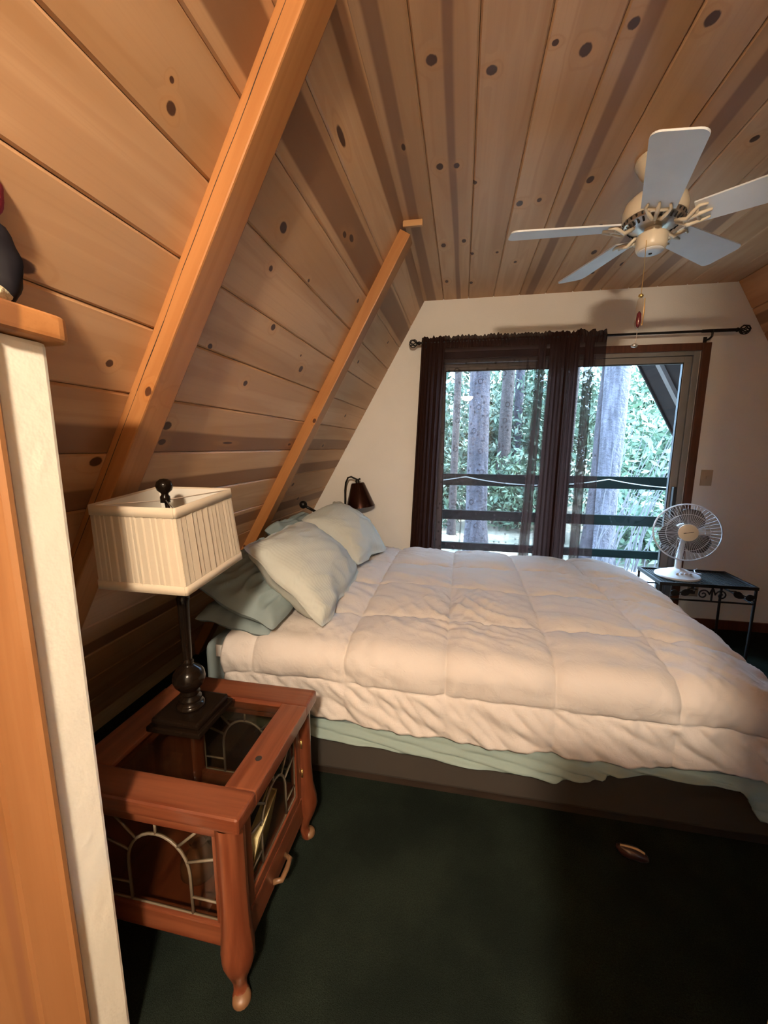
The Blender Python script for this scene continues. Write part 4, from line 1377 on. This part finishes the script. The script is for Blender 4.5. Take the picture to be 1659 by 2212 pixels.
for nm, a, b in (('lower_rail', (AX0 + .01, AY0 + .01, zl), (AX1 - .01, AY0 + .01, zl)), ('lower_rail', (AX0 + .01, AY1 - .01, zl), (AX1 - .01, AY1 - .01, zl)), ('lower_rail', (AX0 + .01, AY0 + .01, zl), (AX0 + .01, AY1 - .01, zl)), ('lower_rail', (AX1 - .01, AY0 + .01, zl), (AX1 - .01, AY1 - .01, zl))):
    MB().tube([a, b], .006, 8).build(nm, M['iron'], it, smooth='auto')
xm = (AX0 + AX1) / 2 + 0.03
MB().tube([(xm, AY0 + .01, AZ - .02), (xm, AY0 + .01, zl)], .006, 8).build('divider', M['iron'], it, smooth='auto')
for sgn in (-1, 1):
    pts = []
    for q in range(30):
        th = q / 29 * 2.3 * 2 * PI / 1.6
        r = 0.034 * (1 - q / 34)
        pts.append((xm + sgn * (0.052) + sgn * -r * math.cos(th), AY0 + .006, (AZ - .02 + zl) / 2 - .002 + r * math.sin(th)))
    pts = [(xm + sgn * .004, AY0 + .006, AZ - .03)] + pts
    MB().tube(pts, .0045, 6).build('scroll', M['iron'], it, smooth=True)
    # stem and two leaves
    zc = (AZ - .02 + zl) / 2
    MB().tube([(xm + sgn * .09, AY0 + .006, zc + .03), (xm + sgn * .13, AY0 + .006, zc + .032), (xm + sgn * .18, AY0 + .006, zc + .005), (xm + sgn * .245, AY0 + .006, zc - .03)], .0035, 6).build('stem', M['iron'], it, smooth=True)
    for (cx, cz, an, ln) in ((xm + sgn * .150, zc + .006, -0.5 * sgn, .075), (xm + sgn * .215, zc - .004, 0.25 * sgn, .06)):
        n = 8
        up, dn = [], []
        for q in range(n + 1):
            s = q / n
            wd = 0.022 * math.sin(PI * s ** 0.8)
            for lst, sg in ((up, 1), (dn, -1)):
                lx = (s - .5) * ln
                lz = sg * wd
                lst.append((cx + lx * math.cos(an) - lz * math.sin(an), lx * math.sin(an) + lz * math.cos(an) + cz))
        poly = up + list(reversed(dn[1:-1]))
        MB().prism(poly, 1, AY0 + .003, AY0 + .008).build('leaf', M['iron'], it)

# ------------------------------------------------------------------ desk fan
df_root = empty('desk_fan', (1.485, 2.985, AZ))
tag(df_root, 'white table fan with grey blades on the iron table', 'table fan')
bc = Vector((1.485, 2.985, AZ + .0005))
bs = MB().lathe([(0.130, 0), (0.134, .006), (0.130, .014), (0.10, .026), (0.070, .036), (0.064, .042), (0.040, .050), (0.030, .055)], bc, 36).build('base', M['fan_white'], df_root, smooth='auto')
for k in range(4):
    MB().box(bc.x - .045 + .026 * k, bc.x - .030 + .026 * k, bc.y - .082, bc.y - .066, bc.z + .030, bc.z + .044).build('button', M['fan_white'], bs, bevel=0.002)
ax = Vector((-0.27, -0.93, 0.13)).normalized()
hc = Vector((1.49, 2.945, 0.835))
neck_top = hc - ax * 0.055 + Vector((0, 0, -.02))
MB().tube([bc + Vector((0, 0, .05)), bc + Vector((.003, .008, .13)), neck_top], [.021, .019, .017], 14).build('neck', M['fan_white'], df_root, smooth='auto')
rotm = Vector((0, 0, 1)).rotation_difference(ax).to_matrix()
MB().lathe([(0.01, -0.155), (0.040, -0.150), (0.055, -0.13), (0.060, -0.09), (0.055, -0.062), (0.02, -0.058)], hc, 24, mtx=rotm).build('motor', M['fan_white'], df_root, smooth='auto')
# three blades
U = rotm @ Vector((1, 0, 0)); V = rotm @ Vector((0, 1, 0))
# make V the upward direction in the fan plane
up = Vector((0, 0, 1)); V = (up - ax * up.dot(ax)).normalized(); U = V.cross(ax).normalized()
R_ = 0.188
for k in range(3):
    a0 = math.radians(62 + 120 * k)
    rows = []
    for i in range(11):
        r = 0.035 + (0.158 - 0.035) * i / 10
        row = []
        f = i / 10
        half = math.radians(20 + 22 * math.sin(PI * min(1, f * 0.85 + .12)))
        if f > .8: half *= 1 - 1.6 * (f - .8)
        for j in range(9):
            q = -1 + 2 * j / 8
            an = a0 + q * half + 0.35 * f
            row.append(hc + (U * math.cos(an) + V * math.sin(an)) * r + ax * (-0.018 * q - 0.012))
        rows.append(row)
    MB().grid(rows).build('fan_blade', M['fan_grey'], df_root, smooth=True, solid=0.002)
MB().lathe([(0.030, -0.04), (0.032, -0.005), (0.025, 0.004), (0.004, 0.006)], hc, 20, mtx=rotm).build('blade_hub', M['fan_grey'], df_root, smooth=True)


def ringp(r, off, n=56):
    return [hc + (U * math.cos(2 * PI * q / n) + V * math.sin(2 * PI * q / n)) * r + ax * off for q in range(n)]

mb = MB()
mb.tube(ringp(R_, 0.0), .0042, 6, closed=True)
mb.tube(ringp(R_ * .985, 0.012), .0022, 6, closed=True)
mb.tube(ringp(R_ * .64, 0.040), .0016, 6, closed=True)
nw = 66
for q in range(nw):
    an = 2 * PI * q / nw
    d = U * math.cos(an) + V * math.sin(an)
    mb.tube([hc + d * r + ax * o for r, o in ((.050, .048), (.10, .046), (.155, .034), (.180, .016), (R_, 0.0))], .0011, 4, caps=False)
gf = mb.build('front_grille', M['fan_white'], df_root, smooth=True)
MB().lathe([(0.050, .043), (0.056, .046), (0.055, .052), (0.03, .056), (0.003, .057)], hc, 28, mtx=rotm).build('grille_badge', M['fan_cream'], gf, smooth='auto')
lg = hc + ax * 0.0575
MB().tube([lg - U * .026 - V * .006, lg - U * .012 - V * .003], .0026, 6).tube([lg - U * .012 - V * .003, lg + U * .028 + V * .006], .0014, 6).build('badge_mark', M['rubber'], gf)
mb = MB()
mb.tube(ringp(R_, -.004), .0042, 6, closed=True)
mb.tube(ringp(R_ * .60, -.058), .0016, 6, closed=True)
for q in range(48):
    an = 2 * PI * q / 48
    d = U * math.cos(an) + V * math.sin(an)
    mb.tube([hc + d * r + ax * o for r, o in ((.050, -.062), (.12, -.058), (.175, -.030), (R_, -.004))], .0011, 4, caps=False)
mb.build('rear_grille', M['fan_white'], df_root, smooth=True)
# cord lying on the base and dropping behind the table
MB().tube([bc + Vector((.02, .0, .05)), bc + Vector((.06, -.02, .042)), bc + Vector((.105, -.05, .034)), bc + Vector((.132, -.03, .028)), bc + Vector((.125, .03, .018)), bc + Vector((.17, .13, .010)), bc + Vector((.22, .19, .006)), bc + Vector((.24, .205, -.08)), bc + Vector((.27, .28, -.16)), Vector((1.80, 3.355, .300))], .0034, 6).build('power_cord', M['fan_white'], df_root, smooth=True)

# switch and outlet on the gable
sw = empty('light_switch', (1.790, D - .004, 1.11))
tag(sw, 'tan light switch plate right of the door casing', 'light switch')
MB().box(1.752, 1.828, D - .007, D - .0005, 1.113, 1.230).build('plate', M['plate'], sw, bevel=0.002)
MB().box(1.784, 1.796, D - .016, D - .006, 1.162, 1.184).build('toggle', M['plate'], sw, bevel=0.002)
ou = empty('wall_outlet', (1.80, D - .004, .25))
tag(ou, 'small tan wall outlet behind the iron table', 'outlet')
MB().box(1.762, 1.838, D - .007, D - .0005, .25, .367).build('plate', M['plate'], ou, bevel=0.002)
MB().box(1.784, 1.816, D - .010, D - .006, .318, .348).box(1.784, 1.816, D - .010, D - .006, .270, .300).build('socket', M['dark_wood'], ou, bevel=0.002)

# ------------------------------------------------------------------ dark figure on the half wall cap
pf = empty('plush_figure', (-0.782, 0.562, 1.605))
tag(pf, 'dark cloth figure with cream knit trim sitting on the wall cap', 'soft toy')
# body: a lumpy bag
def blob(c, r, sc, seed, amp, n=22):
    vs_, fs = [], []
    for i in range(n + 1):
        t = PI * i / n
        for k in range(n):
            a = 2 * PI * k / n
            d = Vector((math.sin(t) * math.cos(a), math.sin(t) * math.sin(a), math.cos(t)))
            q = r * (1 + amp * nz(d.x * 1.8 + seed, d.y * 1.8, d.z * 1.8))
            vs_.append((c[0] + d.x * q * sc[0], c[1] + d.y * q * sc[1], c[2] + d.z * q * sc[2]))
    for i in range(n):
        for k in range(n):
            l = (k + 1) % n
            fs.append((i * n + k, (i + 1) * n + k, (i + 1) * n + l, i * n + l))
    return vs_, fs
MB().add(*blob((-0.782, 0.572, 1.675), 0.064, (1.12, .62, 1.08), 3.0, 0.25)).build('body', M['plush_black'], pf, smooth=True)
MB().add(*blob((-0.768, 0.566, 1.790), 0.046, (1.0, .75, 1.0), 6.0, 0.2)).build('head', M['plush_red'], pf, smooth=True)
mb = MB()
mb.add(*blob((-0.748, 0.545, 1.622), 0.034, (1.2, .9, .60), 8.0, 0.35))
mb.build('knit_trim', M['plush_knit'], pf, smooth=True)

# small object on the carpet
so_ = empty('dark_oval_item', (0.622, 1.308, 0))
tag(so_, 'small dark brown oval item with tan strip on the carpet', 'small item')
rm = Matrix.Rotation(math.radians(-18), 4, 'Z')
mb = MB()
vs_, fs = blob((0, 0, 0), 0.05, (1.0, 0.42, 0.40), 1.0, 0.15, 16)
vs_ = [tuple((rm @ Vector((p[0], p[1], max(p[2], -.018)))) + Vector((0.622, 1.308, 0.0185))) for p in vs_]
mb.add(vs_, fs).build('body', M['brown_shiny'], so_, smooth=True)
mb = MB().tube([rm @ Vector((x, 0.002 * math.sin(x * 60), 0.0185 + 0.0195 * math.sqrt(max(0, 1 - (x / .05) ** 2)))) + Vector((0.622, 1.308, 0)) for x in [-.036 + .009 * k for k in range(9)]], .0042, 6)
mb.build('strip', M['tan'], so_, smooth=True)

# ------------------------------------------------------------------ outside: roof overhang, deck, railing
for nm, fn, sg, lab in (('roof_overhang', sl, -1, 'left roof overhang beyond the gable'), ('roof_overhang', sr, 1, 'dark roof overhang seen through the door at right')):
    p0, p1 = fn(-0.4), fn(4.0)
    n_ = (sg * SA, CA)
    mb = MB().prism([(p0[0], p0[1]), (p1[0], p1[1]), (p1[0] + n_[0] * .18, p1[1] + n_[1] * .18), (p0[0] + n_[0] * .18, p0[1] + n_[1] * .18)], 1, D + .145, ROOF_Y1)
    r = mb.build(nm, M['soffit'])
    tag(r, lab, 'roof', kind='structure')
    q0, q1 = fn(-0.3), fn(3.4)
    dd = .035
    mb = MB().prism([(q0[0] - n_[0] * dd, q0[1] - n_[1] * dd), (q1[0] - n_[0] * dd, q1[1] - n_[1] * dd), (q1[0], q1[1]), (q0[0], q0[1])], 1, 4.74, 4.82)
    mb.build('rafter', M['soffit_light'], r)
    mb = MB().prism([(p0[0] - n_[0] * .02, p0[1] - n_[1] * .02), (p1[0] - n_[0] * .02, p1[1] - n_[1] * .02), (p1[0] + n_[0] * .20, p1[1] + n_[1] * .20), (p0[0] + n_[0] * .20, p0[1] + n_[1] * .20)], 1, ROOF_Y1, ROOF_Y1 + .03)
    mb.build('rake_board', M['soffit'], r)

dk = empty('deck', (0.7, 4.2, -0.06))
tag(dk, 'weathered balcony deck outside the sliding door', 'deck', kind='structure')
nb = 10
for k in range(nb):
    y = D + .16 + k * .148
    MB().box(-1.9, 3.3, y, y + .140, -0.09, -0.055).build('deck_board', M['deck'], dk, bevel=0.004, seg=1)
rl = empty('deck_railing', (0.7, 4.83, -0.06))
tag(rl, 'dark green wooden balcony railing with three boards', 'railing')
for z0_, z1_ in ((0.940, 1.075), (0.530, 0.643), (0.160, 0.248)):
    MB().box(-1.85, 3.25, 4.80, 4.84, z0_, z1_).build('rail_board', M['deck_green'], rl, bevel=0.003, seg=1)
for x in (-1.2, 2.75):
    MB().box(x, x + .09, 4.84, 4.93, -0.09, 1.075).build('post', M['deck_green'], rl, bevel=0.004, seg=1)
pts = []
for q in range(60):
    x = -0.6 + q * 0.055
    ph = ((x - 0.05) / 1.55) % 1.0
    pts.append((x, 4.793, 1.045 - 0.11 * (4 * ph * (1 - ph)) * 0.75))
rp = MB().tube(pts, .006, 6).build('rail_cord', M['rope'], smooth=True)  # plain white cord on the railing, gives no light
tag(rp, 'thin white cord draped along the top railing board', 'cord')

# ground and forest
gr_rows = []
for j in range(30):
    y = 3.8 + j * 1.5
    gr_rows.append([(x, y, -1.15 + 0.02 * max(0, y - 10) + 0.15 * nz(x * .35, y * .35, 2)) for x in [-24 + 1.6 * i for i in range(34)]])
gd = MB().grid(gr_rows).build('ground', M['ground'], smooth=True)
tag(gd, 'pale dry forest floor beyond the balcony', 'ground', kind='structure')


def trunk(par, x, y, r, lean, h, material, seed):
    rows = []
    n = 20
    for j in range(26):
        z = -1.3 + h * j / 25
        t = j / 25
        rr = r * (1.12 - 0.45 * t + 0.35 * max(0, 1 - t * 9) ** 2)
        row = []
        for k in range(n + 1):
            a = 2 * PI * (k % n) / n
            q = rr * (1 + 0.09 * nz(math.cos(a) * 2.2 + seed, math.sin(a) * 2.2, z * 0.7) + 0.05 * nz(math.cos(a) * 7 + seed, math.sin(a) * 7, z * .5))
            row.append((x + lean[0] * (z + 1.3) + q * math.cos(a), y + lean[1] * (z + 1.3) + q * math.sin(a), z))
        rows.append(row)
    return MB().grid(rows).build('trunk', material, par, smooth=True)


def leaves(c, rad, n, size, seed, zmin=-1.0, shell=0.5):
    """numpy leaf cloud of small bent quads inside an ellipsoid"""
    rg = np.random.default_rng(seed)
    d = rg.normal(size=(n, 3)); d /= np.linalg.norm(d, axis=1)[:, None]
    rr = rg.uniform(shell, 1.0, (n, 1)) ** 0.8
    # clumps
    ck = rg.normal(size=(60, 3)); ck /= np.linalg.norm(ck, axis=1)[:, None]
    ci = rg.integers(0, 60, n)
    d = d * 0.45 + ck[ci] * 0.75
    p = np.array(c) + d * rr * np.array(rad)
    keep = p[:, 2] > zmin
    p = p[keep]
    n = len(p)
    a = rg.normal(size=(n, 3)); a /= np.linalg.norm(a, axis=1)[:, None]
    b = rg.normal(size=(n, 3)); b -= a * (a * b).sum(1)[:, None]; b /= np.linalg.norm(b, axis=1)[:, None]
    s = size * rg.uniform(0.6, 1.5, (n, 1))
    v = np.stack([p - a * s * 1.3, p + b * s * .45, p + a * s * 1.3, p - b * s * .45], 1).reshape(-1, 3)
    f = np.arange(4 * n).reshape(-1, 4)
    return v, f


def leaf_obj(par, v, f, material):
    org = v.mean(0)
    me = bpy.data.meshes.new('foliage')
    me.vertices.add(len(v)); me.vertices.foreach_set('co', (v - org).ravel())
    me.loops.add(f.size); me.loops.foreach_set('vertex_index', f.ravel().astype(np.int32))
    me.polygons.add(len(f)); me.polygons.foreach_set('loop_start', np.arange(0, f.size, 4, dtype=np.int32))
    me.update()
    me.materials.append(material)
    o = bpy.data.objects.new('foliage', me)
    COL.objects.link(o)
    o.parent = par
    o.location = Vector(org) - WLOC[par.name]
    WLOC[o.name] = Vector(org)
    o['kind'] = 'stuff'
    return o

TREES = [  # name, x, y, r, lean, material, label
    ('pine_tree', 2.90, 9.0, 0.27, (0.012, 0), 'bark', 'thick grey-blue barked tree nearest the balcony, right of the curtain'),
    ('pine_tree', 0.40, 9.6, 0.235, (-0.014, 0), 'bark', 'grey tree trunk seen through the middle of the sheer curtain'),
    ('pine_tree', 2.62, 11.2, 0.13, (0.02, 0), 'bark_red', 'slim reddish trunk just left of the thick tree'),
    ('pine_tree', -0.22, 11.5, 0.10, (0.012, 0), 'bark_red', 'thin reddish trunk at the left of the sheer curtain'),
    ('pine_tree', 1.30, 13.5, 0.20, (0.010, 0), 'bark_red', 'distant brown trunk behind the sheer curtain'),
    ('pine_tree', 1.95, 15.5, 0.16, (0.0, 0), 'bark', 'distant slim trunk beyond the brown one')]
for i, (nm, x, y, r, ln, mk, lab) in enumerate(TREES):
    e = empty(nm, (x, y, -1.3))
    tag(e, lab, 'tree', 'tree trunks beyond the balcony')
    trunk(e, x, y, r, ln, 11.0, M[mk], i * 3.7)

BUSH = [  # x, y, z, rx, rz, n, leaf, material
    (5.3, 11.5, 0.9, 2.6, 2.2, 9000, 'leaf_a', 'pale green leafy tree right of the thick trunk'),
    (4.4, 9.8, -0.4, 1.6, 0.95, 5000, 'leaf_a', 'low pale green shrub below the railing at right'),
    (0.9, 16.0, 1.4, 3.0, 2.9, 8500, 'leaf_b', 'dark green tree filling the middle of the door view'),
    (-2.0, 14.0, 1.2, 2.8, 2.6, 7000, 'leaf_b', 'green tree at the left of the door view'),
    (3.4, 18.0, 1.8, 3.6, 3.2, 9000, 'leaf_a', 'tall bright tree behind the thick trunk'),
    (8.5, 16.0, 1.6, 3.8, 3.0, 8000, 'leaf_b', 'dense green tree at the far right beyond the roof edge'),
    (-3.0, 24.0, 2.8, 4.2, 3.8, 8500, 'leaf_b', 'far row of green trees at the left of the forest'),
    (3.5, 25.0, 3.4, 4.4, 4.0, 9500, 'leaf_a', 'far row of pale trees behind the trunks'),
    (10.5, 24.0, 3.2, 4.6, 3.8, 8500, 'leaf_a', 'far row of pale trees at the right of the forest'),
    (1.7, 12.8, 0.0, 1.3, 1.2, 4000, 'leaf_a', 'rounded shrub between the trunks'),
    (-0.9, 12.4, 0.2, 1.2, 1.3, 3500, 'leaf_b', 'dark shrub left of the curtain trunk')]
for i, (x, y, z, rx, rz, n, mk, lab) in enumerate(BUSH):
    e = empty('leafy_tree', (x, y, -1.2))
    tag(e, lab, 'tree', 'leafy trees beyond the balcony')
    MB().tube([(x, y, -1.25), (x + .05, y, z * .5), (x, y, z + rz * .5)], [.09, .06, .03], 8).build('trunk', M['bark_red'], e, smooth=True)
    v, f = leaves((x, y, z), (rx, rx * .8, rz), n, 0.085 if y < 20 else 0.16, 300 + i, -1.1, 0.25)
    leaf_obj(e, v, f, M[mk])
# bare arching branches right of the thick trunk
e = empty('bare_shrub', (3.9, 7.6, -1.2))
tag(e, 'shrub of bare arching grey twigs in front of the leaves', 'shrub')
rg = random.Random(11)
for k in range(34):
    x0, y0 = 3.0 + rg.uniform(0, 1.5), 7.3 + rg.uniform(0, .8)
    hh = rg.uniform(2.0, 4.0)
    dx = rg.uniform(0.2, 1.5)
    pts = []
    for q in range(9):
        t = q / 8
        pts.append((x0 - .6 + dx * t ** 1.6 + .08 * nz(q * .6, k * 1.7), y0 + .1 * nz(q * .5, k * 2.1, 3), -1.15 + hh * t - .5 * dx * t ** 3))
    MB().tube(pts, [.014 * (1 - .75 * q / 8) for q in range(9)], 5).build('twig', M['twig'], e, smooth=True)
